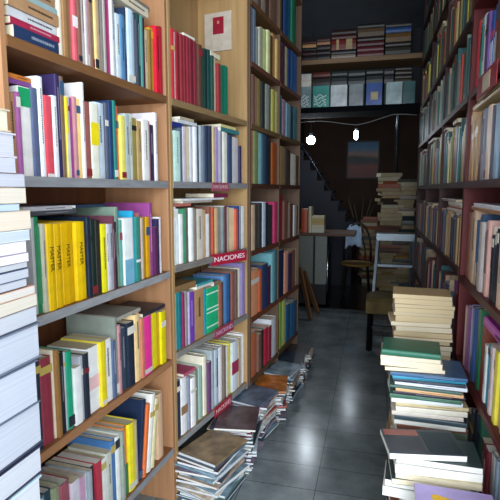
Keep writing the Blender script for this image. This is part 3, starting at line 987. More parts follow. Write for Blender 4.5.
# ------------------------------------------------------------------ shelf bridging the aisle at the back
YB0 = 4.58
zb_top = atY(355, 57, YB0).z
zb_low = atY(355, 106, YB0).z
br = thing('bridge_shelf', (0, YB0, 0), 'wooden shelf spanning the aisle overhead between the two rows of bookcases', 'shelf')
MB().box(-.98, .72, 0, .30, zb_top - .042, zb_top, wood('#86694a', 'x')).build('shelf_board', br, bevel=.002)
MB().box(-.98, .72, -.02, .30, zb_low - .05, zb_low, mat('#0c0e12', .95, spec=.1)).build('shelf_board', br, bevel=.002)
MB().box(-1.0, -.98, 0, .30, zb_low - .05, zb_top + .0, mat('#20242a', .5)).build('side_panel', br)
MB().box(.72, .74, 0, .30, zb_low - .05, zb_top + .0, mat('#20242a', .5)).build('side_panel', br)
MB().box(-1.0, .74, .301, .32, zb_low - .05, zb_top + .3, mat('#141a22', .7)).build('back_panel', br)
BR = [(302, 316, [(.035, '#241c22'), (.03, '#3a1c20'), (.022, '#1c2026'), (.024, '#c89868'), (.02, '#4a2420')]), (316.5, 330, [(.035, '#1c1c22'), (.03, '#241c22'), (.035, '#2a2024'), (.022, '#a87858'), (.02, '#4a2420')]),
      (331, 356, [(.028, '#8a7c70'), (.03, '#1e1c20'), (.07, '#6e1c1c'), (.028, '#4a1c1c'), (.035, '#2c1416')]),
      (357, 384, [(.035, '#5c1e26'), (.033, '#5c2028'), (.034, '#4c1a20'), (.03, '#26181a'), (.055, '#5a4430'), (.03, '#1c1c1e')]),
      (385, 411, [(.055, '#2a2620'), (.03, '#26221e'), (.058, '#6a4c22'), (.035, '#24508c'), (.028, '#2a2a2a')])]
nm_pos = ['leftmost', 'second', 'middle', 'fourth', 'rightmost']
for i, (xa, xb, lst) in enumerate(BR):
    z = zb_top
    for k, (t, c) in enumerate(lst):
        t *= 1.3
        a = atY(xa, 50, YB0).x
        b = atY(xb, 50, YB0).x
        L = b - a - .006
        M = Matrix.Translation((a + .003, YB0 + .02 + .004 * (k % 2), z + t / 2 + .0003)) @ Matrix(((0, 0, 1, 0), (0, 1, 0, 0), (-1, 0, 0, 0), (0, 0, 0, 1)))
        pos = 'topmost' if k == len(lst) - 1 else ORD[k] + ' from the bottom'
        add_book(M, t, L, .2, c, 'volumes lying on top of the bridge shelf', xa, lie=True, hard=True, pages='#c8b890',
                 bands=[(.2, .3, '#b8a070'), (.6, .85, '#a89468')] if k in (0, 2, 3) else [], label='%s volume, %s, %s stack on top of the bridge shelf' % (colour_name(c), pos, nm_pos[i]))
        z += t + .0008
# lying stacks behind, under the board
BU = [(298, 311, [(.07, '#e8e2d4'), (.06, '#dcd8d0')]), (312, 330, [(.09, '#241c1c'), (.05, '#5c2018')]), (331, 347, [(.09, '#18262c'), (.05, '#1c2a2c')]), (348, 365, [(.08, '#16242a'), (.06, '#1a2428')]),
      (366, 383, [(.09, '#141e20'), (.05, '#1c2022')]), (384, 394, [(.08, '#2a2630'), (.06, '#24222c')]), (395, 412, [(.04, '#4a4034'), (.035, '#241e1c'), (.035, '#3a2c24'), (.03, '#241c1c')])]
FC = [(299, 311, '#8aa0a4', 'pale teal and pink'), (312.5, 329, '#4a9c94', 'teal cover with white swirls'), (330.5, 347, '#ccd4d8', 'silvery white'), (349, 363, '#8a9498', 'plain grey'),
      (366, 382, '#2450a0', 'bright blue'), (386, 402, '#a4bcc0', 'silver teal'), (403, 415, '#3a6468', 'dark teal')]
zfc = atY(355, 84, YB0).z
for i, (xa, xb, lst) in enumerate(BU):
    a = atY(xa, 75, YB0).x + .004
    b = atY(xb, 75, YB0).x - .002
    hs = zfc - zb_low - .01
    # the row below: upright volumes behind the displayed ones carry the flat stack
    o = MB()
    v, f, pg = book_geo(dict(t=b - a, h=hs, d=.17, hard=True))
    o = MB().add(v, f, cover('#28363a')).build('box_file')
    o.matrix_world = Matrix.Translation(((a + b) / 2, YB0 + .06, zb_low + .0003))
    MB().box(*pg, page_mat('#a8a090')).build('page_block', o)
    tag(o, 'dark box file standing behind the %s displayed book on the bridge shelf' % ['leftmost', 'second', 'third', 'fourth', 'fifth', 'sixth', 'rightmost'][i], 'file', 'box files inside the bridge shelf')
    z = zb_low + hs + .001
    for k, (t, c) in enumerate(lst):
        if z + t > zb_top - .052: t = zb_top - .053 - z
        if t < .01: break
        M = Matrix.Translation((a, YB0 + .03, z + t / 2)) @ Matrix(((0, 0, 1, 0), (0, 1, 0, 0), (-1, 0, 0, 0), (0, 0, 0, 1)))
        add_book(M, t, b - a, .2, c, 'volumes lying under the bridge board', xa, lie=True, hard=True, pages='#c8b890', bands=[(.1, .16, '#c8ccc8'), (.22, .5, '#b8bcb8'), (.6, .8, '#c8ccc8')] if i in (2, 4, 5, 6) else [],
                 label='%s volume, %s in its stack, above the %s displayed book of the bridge shelf' % (colour_name(c), ['lowest', 'second', 'third', 'fourth'][k], ['leftmost', 'second', 'third', 'fourth', 'fifth', 'sixth', 'rightmost'][i]))
        z += t + .0008
for (xa, xb, c, nm) in FC:
    a = atY(xa, 95, YB0).x
    b = atY(xb, 95, YB0).x
    H_ = zfc - zb_low
    o = MB().box(0, b - a, -.001, .001, 0, H_, mat(c, .18, .25, 14)).box(0, b - a, .021, .023, 0, H_, mat(c, .3)).box(0, .0015, -.001, .023, 0, H_, mat(c, .3)).build('display_book')
    o.matrix_world = Matrix.Translation((a, YB0 + .004, zb_low + .0005))
    MB().box(.002, b - a - .002, .0015, .0205, .002, H_ - .002, page_mat('#d8d4c8')).build('page_block', o)
    if c in ('#4a9c94', '#8aa0a4', '#2450a0'):
        g = MB()
        if c == '#2450a0':
            g.box((b - a) * .3, (b - a) * .75, -.002, -.0008, H_ * .25, H_ * .6, mat('#b8a878', .4))
        else:
            for k in range(4):
                pts = [((b - a) * (.1 + .08 * j), -.002, H_ * (.12 + .14 * k + .06 * math.sin(j * 1.1 + k))) for j in range(10)]
                g.tube(pts, .005, mat('#dfeae8', .3), 6)
        g.build('cover_picture', o)
    tag(o, '%s book standing face out on the bridge shelf' % nm.replace(' cover with', ' with'), 'book', 'books displayed face out on the bridge shelf')

# sagging cable under the bridge
g = MB()
pts = [atY(297 + 12 * k, 123 - 2 * math.sin(k * .9) - (7 if k > 5 else 0) * min(1, (k - 5) / 3) if k > 5 else 123 - 2 * math.sin(k * .9), YB0 - .04) for k in range(11)]
cb = g.tube(pts, .003, mat('#8a8c8c', .4), 6).build('cable', smooth=True)
tag(cb, 'thin pale cable sagging beneath the overhead bridge shelf', 'cable')

# ------------------------------------------------------------------ lamps at the back
bp_ = atY(311, 140, 5.76)
lamp = thing('pendant_bulb', bp_, 'bare glowing light bulb hanging from its cord under the bridge shelf', 'lamp')
prof = [(.004, -.05), (.024, -.045), (.042, -.028), (.05, -.005), (.045, .018), (.03, .036), (.015, .047)]
MB().lathe(prof, emis('#eaf4ff', 110)).build('bulb', lamp, smooth=True)
MB().lathe([(.015, .045), (.018, .05), (.018, .08), (.008, .092)], mat('#20242a', .5)).build('socket', lamp)
MB().tube([(0, 0, .09), (0, 0, ZC - bp_.z)], .003, mat('#14161a', .6), 6).build('cord', lamp)
pl = bpy.data.lights.new('pendant_bulb_light', 'POINT')
pl.energy = 3.5
pl.color = (.86, .94, 1)
pl.shadow_soft_size = .04
po = bpy.data.objects.new('pendant_bulb_light', pl)
COL.objects.link(po)
po.location = bp_ + Vector((0, -.07, -.05))
t2 = atY(356, 135, 7.8)
lamp2 = thing('tube_lamp', t2, 'small white tube lamp hanging far back beneath the dark ceiling', 'lamp')
MB().lathe([(.012, -.07), (.026, -.065), (.028, .06), (.012, .068)], emis('#dfeeff', 26)).build('tube', lamp2, smooth=True)
MB().lathe([(.02, .068), (.022, .10), (.008, .11)], mat('#30343a', .4)).build('socket', lamp2)
MB().tube([(0, 0, .11), (0, 0, ZC - t2.z)], .003, mat('#14161a', .6), 6).build('cord', lamp2)
pl2 = bpy.data.lights.new('tube_lamp_light', 'POINT')
pl2.energy = 4
pl2.color = (.86, .94, 1)
pl2.shadow_soft_size = .04
po2 = bpy.data.objects.new('tube_lamp_light', pl2)
COL.objects.link(po2)
po2.location = t2 + Vector((0, -.1, 0))

# ------------------------------------------------------------------ back room
# painting
a, b = atY(347, 141, YB), atY(379, 179, YB)
pt_ = thing('painting', ((a.x + b.x) / 2, YB, (a.z + b.z) / 2), 'framed landscape painting with blue sky and red ground on the back wall', 'painting')
hw, hh = (b.x - a.x) / 2, (a.z - b.z) / 2
fm = mat('#1c1410', .5)
MB().box(-hw, hw, -.04, -.015, hh - .03, hh, fm).box(-hw, hw, -.04, -.015, -hh, -hh + .03, fm).box(-hw, -hw + .03, -.04, -.015, -hh + .03, hh - .03, fm).box(hw - .03, hw, -.04, -.015, -hh + .03, hh - .03, fm).build('frame', pt_)


def paint_mat():
    m, nt, bs = newmat('painted_landscape')
    tc = nt.nodes.new('ShaderNodeTexCoord')
    sp = nt.nodes.new('ShaderNodeSeparateXYZ')
    ns = nt.nodes.new('ShaderNodeTexNoise')
    ns.inputs['Scale'].default_value = 5
    ma = nt.nodes.new('ShaderNodeMath')
    ma.operation = 'MULTIPLY_ADD'
    ma.inputs[1].default_value = .18
    mr = nt.nodes.new('ShaderNodeMapRange')
    mr.inputs['From Min'].default_value = -hh + .09
    mr.inputs['From Max'].default_value = hh + .09
    rp = nt.nodes.new('ShaderNodeValToRGB')
    els = rp.color_ramp.elements
    els[0].color = (.12, .02, .015, 1)
    els[1].color = (.02, .09, .2, 1)
    for p_, c in ((.35, (.2, .03, .02, 1)), (.45, (.02, .02, .02, 1)), (.55, (.02, .025, .03, 1)), (.62, (.3, .16, .1, 1)), (.8, (.04, .16, .3, 1))):
        e = els.new(p_)
        e.color = c
    L = nt.links.new
    L(tc.outputs['Object'], sp.inputs[0])
    L(tc.outputs['Object'], ns.inputs['Vector'])
    L(ns.outputs['Fac'], ma.inputs[0])
    L(sp.outputs['Z'], ma.inputs[2])
    L(ma.outputs[0], mr.inputs['Value'])
    L(mr.outputs['Result'], rp.inputs['Fac'])
    L(rp.outputs['Color'], bs.inputs['Base Color'])
    return m


MB().box(-hw + .03, hw - .03, -.03, -.005, -hh + .03, hh - .03, paint_mat()).build('canvas', pt_)

# staircase climbing to the left, seen from its side, behind the third bookcase
navy = mat('#0a1022', .6, .2, 8)
YS = 7.0
p0 = atY(352, 232, YS)
p1 = atY(296, 150, YS)
st = thing('staircase', (p0.x, YS, 0), 'dark blue staircase rising to the left behind the counter', 'stairs')
n = 9
dx = (p1.x - p0.x) / (n - 1)
dz = (p1.z - p0.z) / (n - 1)
prof = []
x, z = 0.0, p0.z
mb = MB()
sv = [(0, p0.z - .95), (0, p0.z)]
for i in range(n + 1):
    sv.append((i * dx, p0.z + (i + 1) * dz))
    sv.append(((i + 1) * dx, p0.z + (i + 1) * dz))
sv.append((sv[-1][0], p0.z - .95))
m_ = len(sv)
mb.add([(x, 0, z) for x, z in sv] + [(x, .05, z) for x, z in sv], [tuple(range(m_)), tuple(range(2 * m_ - 1, m_ - 1, -1))] + [(i, (i + 1) % m_, m_ + (i + 1) % m_, m_ + i) for i in range(m_)], navy)
mb.build('stringer', st)
for i in range(n + 1):
    MB().box((i + 1) * dx, i * dx + .015, .05, .85, p0.z + (i + 1) * dz - .03, p0.z + (i + 1) * dz, mat('#10141f', .5)).build('tread', st)
MB().tube([(0, .02, p0.z + .06), (dx * n, .02, p0.z + dz * n + .20)], .014, mat('#2c3444', .4, metal=.5), 8).build('handrail', st)

# counter with pale panels
YC = 5.5
c0, c1 = atY(298, 235, YC), atY(334, 284, YC)
ct = thing('counter', (0, YC, -.03), 'low counter with pale grey panels and a chrome corner post', 'counter')
ztop = atY(315, 233, YC).z + .03
xa, xb = c0.x - .25, atY(328, 240, YC).x
zlo = atY(315, 284, YC).z + .03
MB().box(xa, xb + .3, -.03, .55, ztop - .03, ztop, wood('#5a3c28', 'x')).build('countertop', ct, bevel=.002)
xm = atY(314, 260, YC).x
MB().box(xa, xm - .012, 0, .02, zlo, ztop - .035, mat('#686e68', .5)).build('front_panel', ct)
MB().box(xm + .012, xb - .012, 0, .02, zlo, ztop - .035, mat('#767c76', .5)).build('front_panel', ct)
MB().box(xa, xb, .03, .5, .05, ztop - .04, mat('#101214', .6)).build('body', ct)
MB().tube([(xb, -.01, .0), (xb, -.01, ztop - .03)], .011, mat('#c8ccd0', .15, .05, metal=1.0), 10).build('corner_post', ct, smooth=True)
# things on the counter
zc = ztop - .03
for (x0, x1, yt, c, lb) in [(301, 307.5, 209, '#b84a24', 'tall orange book standing at the left end of the counter'), (308, 311, 207, '#c8c0a0', 'thin cream book standing beside the orange one on the counter')]:
    q0, q1 = atY(x0, 225, YC), atY(x1, 225, YC)
    hgt = atY(x0, yt, YC).z - zc
    v, f, pg = book_geo(dict(t=q1.x - q0.x, h=hgt, d=.2, hard=True))
    o = MB().add(v, f, cover(c)).build('book')
    o.matrix_world = Matrix.Translation(((q0.x + q1.x) / 2, YC + .02, zc + .0005))
    MB().box(*pg, page_mat('#e8dcc0')).build('page_block', o)
    tag(o, lb, 'book')
z = zc
for i, (t, c, pgc) in enumerate([(.05, '#c8c0b0', '#d8d4c8'), (.04, '#b8ac90', '#dcd2b8'), (.035, '#8a6a3a', '#c8b078'), (.035, '#a88848', '#c8b078'), (.03, '#c0b898', '#d8ccb0')]):
    q0, q1 = atY(312, 225, YC), atY(322, 225, YC)
    v, f, pg = book_geo(dict(t=t, h=q1.x - q0.x + .04, d=.15, hard=False))
    o = MB().add(v, f, cover(c)).build('book')
    o.matrix_world = Matrix.Translation((q1.x + .02, YC + .20, z + t / 2 + .0005)) @ Matrix.Rotation(math.pi, 4, 'Z') @ Matrix(((0, 0, 1, 0), (0, 1, 0, 0), (-1, 0, 0, 0), (0, 0, 0, 1)))
    MB().box(*pg, page_mat(pgc)).build('page_block', o)
    tag(o, '%s book, %s in the short stack on the counter' % (colour_name(c), ['lowest', 'second', 'third', 'fourth', 'topmost'][i]), 'book', 'books stacked on the counter')
    z += t + .001

# chair with a pale blue coat over its back
YH = 6.15
cp = atY(356, 290, YH)
ch = thing('wooden_chair', (cp.x, YH, -.03), 'dark bentwood chair standing beyond the counter', 'chair')
dk = mat('#17120f', .4)
MB().lathe([(.02, .44), (.19, .44), (.205, .452), (.205, .462), (.19, .472), (.02, .474)], wood('#8a6c34', 'x')).build('seat', ch, smooth=False)
for sx in (-1, 1):
    MB().tube([(sx * .13, -.13, .44), (sx * .17, -.17, 0)], .014, dk, 8).build('leg', ch)
    MB().tube([(sx * .13, .13, .44), (sx * .17, .18, 0)], .014, dk, 8).build('leg', ch)
pts = [(.17 * math.cos(a) * 1.0, .16, .46 + .50 * math.sin(a) ** .7 if math.sin(a) > 0 else .46) for a in [math.pi * k / 14 for k in range(15)]]
MB().tube(pts, .013, dk, 8).build('back_hoop', ch, smooth=True)
MB().tube([(.10 * math.cos(a), .16, .46 + .34 * max(0, math.sin(a)) ** .7) for a in [math.pi * k / 12 for k in range(13)]], .009, dk, 8).build('inner_hoop', ch, smooth=True)
jk = thing('pale_jacket', (cp.x - .05, YH + .16, 0), 'pale blue jacket hung over the back of the dark chair', 'jacket')
vs, fs = [], []
NU, NV = 16, 14
for j in range(NV + 1):
    v_ = j / NV
    for i in range(NU + 1):
        u = i / NU * 2 - 1
        s_ = abs(v_ * 2 - 1)          # 1 at the hems, 0 at the fold
        z = .975 - .03 - .05 * u * u - s_ * (.27 if v_ < .5 else .22) + .01 * math.sin(u * 9)
        y = (-.03 if v_ < .5 else .03) * min(1, s_ * 5) + .008 * math.sin(u * 11 + j)
        vs.append((u * (.09 + .02 * s_), y, z - .03))
for j in range(NV):
    for i in range(NU):
        k = j * (NU + 1) + i
        fs.append((k, k + 1, k + NU + 2, k + NU + 1))
jo = MB().add(vs, fs, mat('#a9c0dc', .8, .1, 12)).build('cloth', jk, smooth=True)
sm = jo.modifiers.new('solid', 'SOLIDIFY')
sm.thickness = .006

# step ladder
YL = 4.9
alu = mat('#848e98', .4, .08, 20, metal=.7)
lt0, lt1 = atY(378.5, 235, YL), atY(412.5, 235, YL)
lad = thing('step_ladder', ((lt0.x + lt1.x) / 2, YL, 0), 'aluminium step ladder standing open before the book heaps', 'ladder')
htop = lt0.z
w0 = (lt1.x - lt0.x) / 2
w1 = w0 * 1.30
for s_ in (-1, 1):
    MB().bar((s_ * w0, 0, htop), (s_ * w1, -.28, 0), .025, .05, alu).build('rail', lad)
    MB().bar((s_ * (w0 - .01), .06, htop - .03), (s_ * (w1 - .01), .38, 0), .02, .03, alu).build('rear_leg', lad)
MB().box(-w0 - .02, w0 + .02, -.05, .09, htop - .005, htop + .02, alu).box(-w0 - .02, w0 + .02, -.055, -.045, htop - .05, htop + .02, alu).build('top_cap', lad, bevel=.002)
for k in range(1, 4):
    q = 1 - k * .31
    zz = htop * q
    ww = w0 + (w1 - w0) * (1 - q)
    MB().box(-ww + .013, ww - .013, -.28 * (1 - q) - .045, -.28 * (1 - q) + .045, zz - .015, zz + .01, alu).build('step', lad, bevel=.001)
MB().bar((-w1 + .03, .33, .2), (w1 - .03, .33, .2), .015, .015, alu).build('cross_brace', lad)

# upholstered stool at the end of the right-hand piles
fl = atZ(375, 351, 0)
YT = fl.y + .14
sx0, sx1 = atY(366, 300, YT - .15), atY(408, 300, YT - .15)
xc = (sx0.x + sx1.x) / 2
wS = (sx1.x - sx0.x) / 2
zs0 = atY(385, 314, YT - .15).z
zs1 = atY(385, 298, YT - .15).z
sto = thing('stool', (xc, YT, 0), 'square stool with a worn brown green padded seat and black legs', 'stool')
mb = MB()
N = 14
vs, fs = [], []
for j in range(N + 1):
    for i in range(N + 1):
        u, v_ = i / N * 2 - 1, j / N * 2 - 1
        e = (1 - abs(u) ** 6) * (1 - abs(v_) ** 6)
        vs.append((u * wS, v_ * wS, zs1 - .035 + .035 * e ** .5))
for j in range(N):
    for i in range(N):
        k = j * (N + 1) + i
        fs.append((k, k + 1, k + N + 2, k + N + 1))
seat_m = mat('#6a5a34', .8, .35, 9, bump=.3)
mb.add(vs, fs, seat_m).box(-wS, wS, -wS, wS, zs0, zs1 - .035, seat_m).build('seat', sto, smooth=False)
for s1_ in (-1, 1):
    for s2_ in (-1, 1):
        MB().bar((s1_ * (wS - .04), s2_ * (wS - .04), zs0), (s1_ * (wS - .035), s2_ * (wS - .035), 0), .035, .035, mat('#0e0e10', .4)).build('leg', sto)
MB().box(-wS + .04, wS - .04, -wS + .03, -wS + .05, zs0 - .14, zs0 - .11, mat('#0e0e10', .4)).build('stretcher', sto)

# planks leaning at the end of the third bookcase
pk = wood('#6e4c30', 'z')
for i, (xa, ya, xb, yb, Y) in enumerate([(300, 268, 311, 320, 4.05), (304, 272, 318, 313, 4.3)]):
    q1 = atZ(xb, yb, .006)
    q0 = atY(xa, ya, q1.y + .25)
    o = MB().bar((0, 0, 0), q0 - q1, .02, .07, pk).build('plank', bevel=.002)
    o.location = q1
    tag(o, ['wooden plank leaning against the end of the third left bookcase, nearer one', 'wooden plank leaning behind the nearer plank, farther from the bookcase'][i], 'plank', 'leaning planks')

cpp = atZ(286, 399, 0)
cg = MB()
cr_ = random.Random(4)
vs = []
NR, NS = 7, 10
for i in range(NR):
    for k in range(NS):
        ph = math.pi * (i + .5) / NR
        a = 2 * math.pi * k / NS
        rr = .042 * cr_.uniform(.7, 1.1)
        vs.append((rr * math.sin(ph) * math.cos(a), rr * math.sin(ph) * math.sin(a) * .9, .034 + rr * .75 * math.cos(ph)))
vs.append((0, 0, .034 + .03))
vs.append((0, 0, .003))
fs = [(i * NS + k, (i + 1) * NS + k, (i + 1) * NS + (k + 1) % NS, i * NS + (k + 1) % NS) for i in range(NR - 1) for k in range(NS)]
fs += [(len(vs) - 2, k, (k + 1) % NS) for k in range(NS)] + [(len(vs) - 1, (NR - 1) * NS + (k + 1) % NS, (NR - 1) * NS + k) for k in range(NS)]
co = cg.add(vs, fs, mat('#cfccae', .8, .1, 30)).build('crumpled_paper')
co.location = (cpp.x, cpp.y, 0)
tag(co, 'crumpled ball of cream paper on the floor beside the magazine piles', 'paper')
pc_ = atY(397, 150, 5.9)
pp = MB().tube([(0, 0, 0), (0, 0, ZC - 1.55)], .02, mat('#5c6468', .25, .1, 20, metal=.8), 8).build('vertical_pipe', smooth=True)
pp.location = (pc_.x, 5.95, 1.55)
tag(pp, 'dull metal pipe hanging down from the ceiling above the book heaps', 'pipe')

# heaps of old books and papers in the back room
hp = random.Random(21)
HC = ['#7a5a38', '#94784c', '#5a3a2c', '#9c8c68', '#4a4a44', '#2c383c', '#94784c', '#8c4a30', '#a89c80', '#3a322c']


def heap(px, Y, ytop, w_, name, z0=-.03):
    base = atY(px, 240, Y)
    ht = atY(px, ytop, Y).z
    z = z0
    k = 0
    lst = []
    while z < ht:
        t = hp.uniform(.03, .055)
        c = hp.choice(HC)
        sp = hp.choice([0, math.pi])
        M = Matrix.Translation((base.x + hp.uniform(-.035, .035), Y + hp.uniform(-.03, .03), z + t / 2 + .0005)) @ Matrix.Rotation(math.radians(hp.uniform(-22, 22)) + sp, 4, 'Z') @ Matrix.Translation((-w_ / 2, -w_ * .36, 0)) @ Matrix(((0, 0, 1, 0), (0, 1, 0, 0), (-1, 0, 0, 0), (0, 0, 0, 1)))
        lst.append(add_book(M, t, w_, w_ * .72, c, 'books in the ' + name, px, lie=True, hard=False, pages=hp.choice(['#a8987a', '#988868', '#b0a890'])))
        z += t + .001
    for i, b in enumerate(lst):
        j = len(lst) - 1 - i
        b['label'] = '%s book, %s, %s' % (colour_name(b['col']), 'topmost' if j == 0 else ORD[j] + ' from the top', name)
        if j > 18: b['area'] = 0


heap(389, 5.75, 176, .24, 'left book heap behind the step ladder')
heap(405, 5.75, 180, .22, 'right book heap behind the step ladder')
heap(371, 7.4, 218, .26, 'lower book heap left of the step ladder')
# pale paper flowers (crumpled paper) by the back wall
cpz = atY(361, 198, 8.2)
vz = thing('dried_plant', (cpz.x, 8.2, -.03), 'pale dried plant standing in front of the brown back wall', 'plant')
MB().lathe([(.08, 0), (.11, .05), (.10, .3), (.06, .42), (.07, .45)], mat('#3a3028', .5)).build('vase', vz, smooth=True)
g = MB()
for k in range(9):
    a = k * .7
    pts = [(0, 0, .4), (.08 * math.cos(a), .05 * math.sin(a), .8), (.22 * math.cos(a), .12 * math.sin(a), 1.15 + .06 * (k % 3))]
    g.tube(pts, [.006, .012, .002], mat('#6a6250', .8), 6)
g.build('stems', vz)


# ------------------------------------------------------------------ build every collected book, then describe it
def spine_marks(b, rg):
    """title on a spine: one connected ragged strip, like worn lettering"""
    mb = MB()
    t, h = b['t'], b['h']
    r, g, bl = srgb(b['col'])
    lum = .3 * r + .59 * g + .11 * bl
    c = [int(b['col'].lstrip('#')[i:i + 2], 16) for i in (0, 2, 4)]
    c = [int(q * .4) for q in c] if lum > .18 else [int(q + (215 - q) * .5) for q in c]
    m = mat('#%02x%02x%02x' % tuple(c), .5)
    s = t * rg.uniform(.14, .28)
    z = h * rg.uniform(.80, .9)
    end = h * rg.uniform(.3, .5)
    prof = [(z, s / 2)]
    while z > end:
        l = rg.uniform(.003, .008)
        for dz, wv in ((l * .5, s / 2), (.0002, s * .07), (l * .4, s * .07), (.0002, s / 2 * rg.uniform(.7, 1))):
            z -= dz
            prof.append((z, wv))
    v = []
    for zz, wv in prof:
        v += [(-wv, -.0008, zz), (wv, -.0008, zz), (wv, .0006, zz), (-wv, .0006, zz)]
    f = [(0, 1, 2, 3), tuple(len(v) - 4 + q for q in (3, 2, 1, 0))]
    for k in range(len(prof) - 1):
        for q in range(4):
            f.append((4 * k + q, 4 * k + 4 + q, 4 * k + 4 + (q + 1) % 4, 4 * k + (q + 1) % 4))
    return mb.add(v, f, m)


vis = sorted([b for b in BOOKS if b['name'] == 'book' and b['area'] > 0], key=lambda q: (q['art'] is None, -q['area']))
keep = set(id(b) for b in vis[:298])
stuff = MB()
nstuff = 0
for b in BOOKS:
    v, f, pg = book_geo(b)
    if b['name'] == 'book' and id(b) not in keep:
        if b['area'] <= 0 and not b['lie'] and b['row'][0] not in (U1.name,):
            pass
        stuff.add(v, f, cover(b['col']), b['M'])
        stuff.box(*pg, mat(b['pages'], .85), b['M'])
        b['single'] = False
        continue
    b['single'] = True
    o = MB().add(v, f, cover(b['col']) if b['name'] == 'book' else mat(b['col'], .3, .5, 16.0)).build(b['name'])
    o.matrix_world = b['M']
    p = MB().box(*pg, page_mat(b['pages'])).build('page_block', o)
    b['ob'] = o
    if b['label']: tag(o, b['label'], 'book', b['row'])
    rg = random.Random(int(b['t'] * 1e6) + len(b['col']))
    for (f0, f1, hx) in b['bands']:
        bd = MB().box(-b['t'] / 2 * .98, b['t'] / 2 * .98, -.0006, .0008, b['h'] * f0, b['h'] * f1, cover(hx)).build('spine_band', o)
        bd['label'] = colour_name(hx) + ' band on the spine'
    if b['text']:
        M = Matrix(((0, 1, 0, 0), (0, 0, 1, -.0012), (1, 0, 0, 0), (0, 0, 0, 1)))
        # reading downwards on the spine, facing -Y
        M = Matrix.Translation((0, -.0008, b['h'] * .60)) @ Matrix.Rotation(math.radians(90), 4, 'X') @ Matrix.Rotation(math.radians(-90), 4, 'Z')
        tt = text_mesh('title', b['text'], min(.019, b['t'] * .62), mat('#5c4208', .5), o, M)
        tt['label'] = 'dark title lettering on the yellow spine'
    if not b['bands'] and not b['text'] and not b['lie'] and b['t'] > .008 and b['area'] > 60 and rg.random() < .38:
        c = [int(b['col'].lstrip('#')[i:i + 2], 16) for i in (0, 2, 4)]
        alt = rg.choice(['#e4e0d4', '#2a2e38', '#8c2c34', '#c8b060', '#3a5a7a', '#d8d4cc'])
        f0 = rg.choice([.03, .70, .82])
        bd = MB().box(-b['t'] / 2 * .97, b['t'] / 2 * .97, -.0006, .0008, b['h'] * f0, b['h'] * (f0 + rg.uniform(.05, .14)), cover(alt)).build('spine_band', o)
        bd['label'] = colour_name(alt) + ' band on the spine'
    elif not b['bands'] and not b['text'] and b['t'] > .009 and b['area'] > 120 and not (b['lie'] and b['row'] in ('left stack', 'pile A', 'pile D', 'pile P')) and rg.random() < .55:
        mk = spine_marks(b, rg).build('spine_title', o)
    if b['art']:
        t, h, d = b['t'], b['h'], b['d']
        X = -t / 2 - .0004 if b['M'].to_3x3() @ Vector((1, 0, 0)) @ Vector((0, 0, 1)) < 0 else t / 2 + .0004

        def patch(y0, y1, z0, z1, c, nm, lb):
            q = MB().box(X - .0004, X + .0004, y0, y1, z0, z1, mat(c, .4)).build(nm, o)
            q['label'] = lb
            return q
        if b['art'] == 'boats':
            patch(d * .12, d * .95, h * .03, h * .46, '#2a3a42', 'cover_picture', 'dark blue grey half of the cover')
            patch(d * .30, d * .95, h * .50, h * .97, '#464850', 'cover_picture', 'slate grey half of the cover')
            patch(d * .05, d * .28, h * .50, h * .97, '#a4665a', 'cover_strip', 'salmon strip on the cover')
        else:
            mb = MB()
            pts = []
            for k in range(20):
                a = 2 * math.pi * k / 20
                rr = .036 + .008 * math.sin(3 * a + 1) + .005 * math.sin(5 * a)
                pts.append((X, d * .36 + rr * 1.1 * math.cos(a), h * .38 + rr * .8 * math.sin(a)))
            vs = [(q[0] - .0005, q[1], q[2]) for q in pts] + [(q[0] + .0005, q[1], q[2]) for q in pts]
            fs = [tuple(range(19, -1, -1)), tuple(range(20, 40))] + [(k, (k + 1) % 20, 20 + (k + 1) % 20, 20 + k) for k in range(20)]
            q = mb.add(vs, fs, mat('#e8b82c', .4)).build('cover_figure', o)
            q['label'] = 'yellow figure printed on the cover'
so = stuff.build('books')
tag(so, 'remaining small books packed on the distant and upper shelves of the bookcases', 'books', None, 'stuff')

# ------------------------------------------------------------------ labels for books



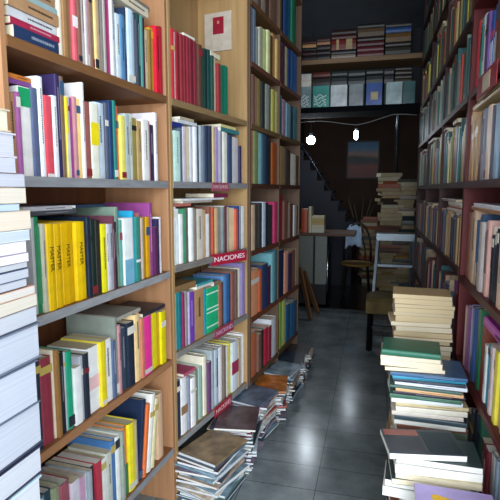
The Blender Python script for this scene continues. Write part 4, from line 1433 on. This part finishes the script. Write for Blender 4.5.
PN = {'pile A': 'tall pale pile nearest on the right', 'pile B': 'right-hand pile topped by the green book', 'pile D': 'tan-edged pile behind the green book',
      'pile P': 'low front pile at the bottom right', 'left stack': 'tall white-edged stack at the left edge',
      'P1': 'nearest magazine pile on the left floor', 'P2': 'second magazine pile from the camera', 'P3': 'third magazine pile from the camera', 'P4': 'fourth magazine pile from the camera',
      'P5': 'fifth magazine pile from the camera', 'P6': 'sixth magazine pile from the camera', 'P7': 'farthest magazine pile on the left floor'}
SPEC = {('pile P', -1): 'lilac book with a yellow figure on its cover, bottom right corner', ('pile A', -1): 'dark book with a salmon strip, turned askew on top of nearest right pile',
        ('pile B', -1): 'worn green hardback lying on top of the right-hand pile'}
for key, lst in ROWS.items():
    lst = sorted(lst, key=lambda q: q['px'])
    if isinstance(key, str) and key not in PN: continue
    if isinstance(key, str):
        n = len(lst)
        for i, b in enumerate(lst):
            j = n - 1 - i
            if not b['single']: continue
            cn = colour_name(b['col'])
            pos = 'topmost' if j == 0 else (ORD[j] + ' from the top') if j < 20 else (ORD[min(i, 19)] + ' from the bottom')
            lb = '%s %s, %s, %s' % (cn, b['name'], pos, PN[key])
            if j == 0 and (key, -1) in SPEC: lb = SPEC[(key, -1)]
            tag(b['ob'], lb, b['name'], ('magazines in the ' if b['name'] == 'magazine' else 'books in the ') + PN[key])
        continue
    rn, sh = key
    st = [b for b in lst if not b['lie']]
    ly = [b for b in lst if b['lie']]
    cnt = {}
    for b in st:
        cnt[colour_name(b['col'])] = cnt.get(colour_name(b['col']), 0) + 1
    trip = {}
    for i, b in enumerate(st):
        l = colour_name(st[i - 1]['col']) if i else None
        r = colour_name(st[i + 1]['col']) if i < len(st) - 1 else None
        b['tr'] = (colour_name(b['col']), l, r)
        trip[b['tr']] = trip.get(b['tr'], 0) + 1
    for i, b in enumerate(st):
        if not b['single']: continue
        cn, l, r = b['tr']
        if cnt[cn] == 1:
            sz = 'slim' if b['t'] < .012 else 'thick' if b['t'] > .032 else 'upright'
            lb = '%s %s book on the %s shelf of the %s' % (sz, cn, sh, rn)
            if b['text']: lb = 'yellow book lettered %s on the %s shelf of the %s' % (b['text'], sh, rn)
        elif trip[b['tr']] == 1 and l and r and l != r and not b['text']:
            lb = '%s book between %s and %s, %s shelf, %s' % (cn, l, r, sh, rn)
        else:
            k = [q for q in st if colour_name(q['col']) == cn].index(b)
            lb = '%s book, %s %s one from the left, %s shelf, %s' % (cn, ORD[k], cn, sh, rn)
        tag(b['ob'], lb, 'book', 'books standing on the %s shelf of the %s' % (sh, rn))
    cl = {}
    for b in ly:
        cl.setdefault(colour_name(b['col']), []).append(b)
    for b in ly:
        if not b['single']: continue
        cn = colour_name(b['col'])
        if len(cl[cn]) == 1:
            lb = '%s book lying flat on the %s shelf of the %s' % (cn, sh, rn)
        else:
            k = sorted(cl[cn], key=lambda q: -q['top']).index(b)
            lb = '%s book lying flat, %s highest such, %s shelf, %s' % (cn, ORD[k], sh, rn)
        tag(b['ob'], lb, 'book', 'books lying flat on the %s shelf of the %s' % (sh, rn))
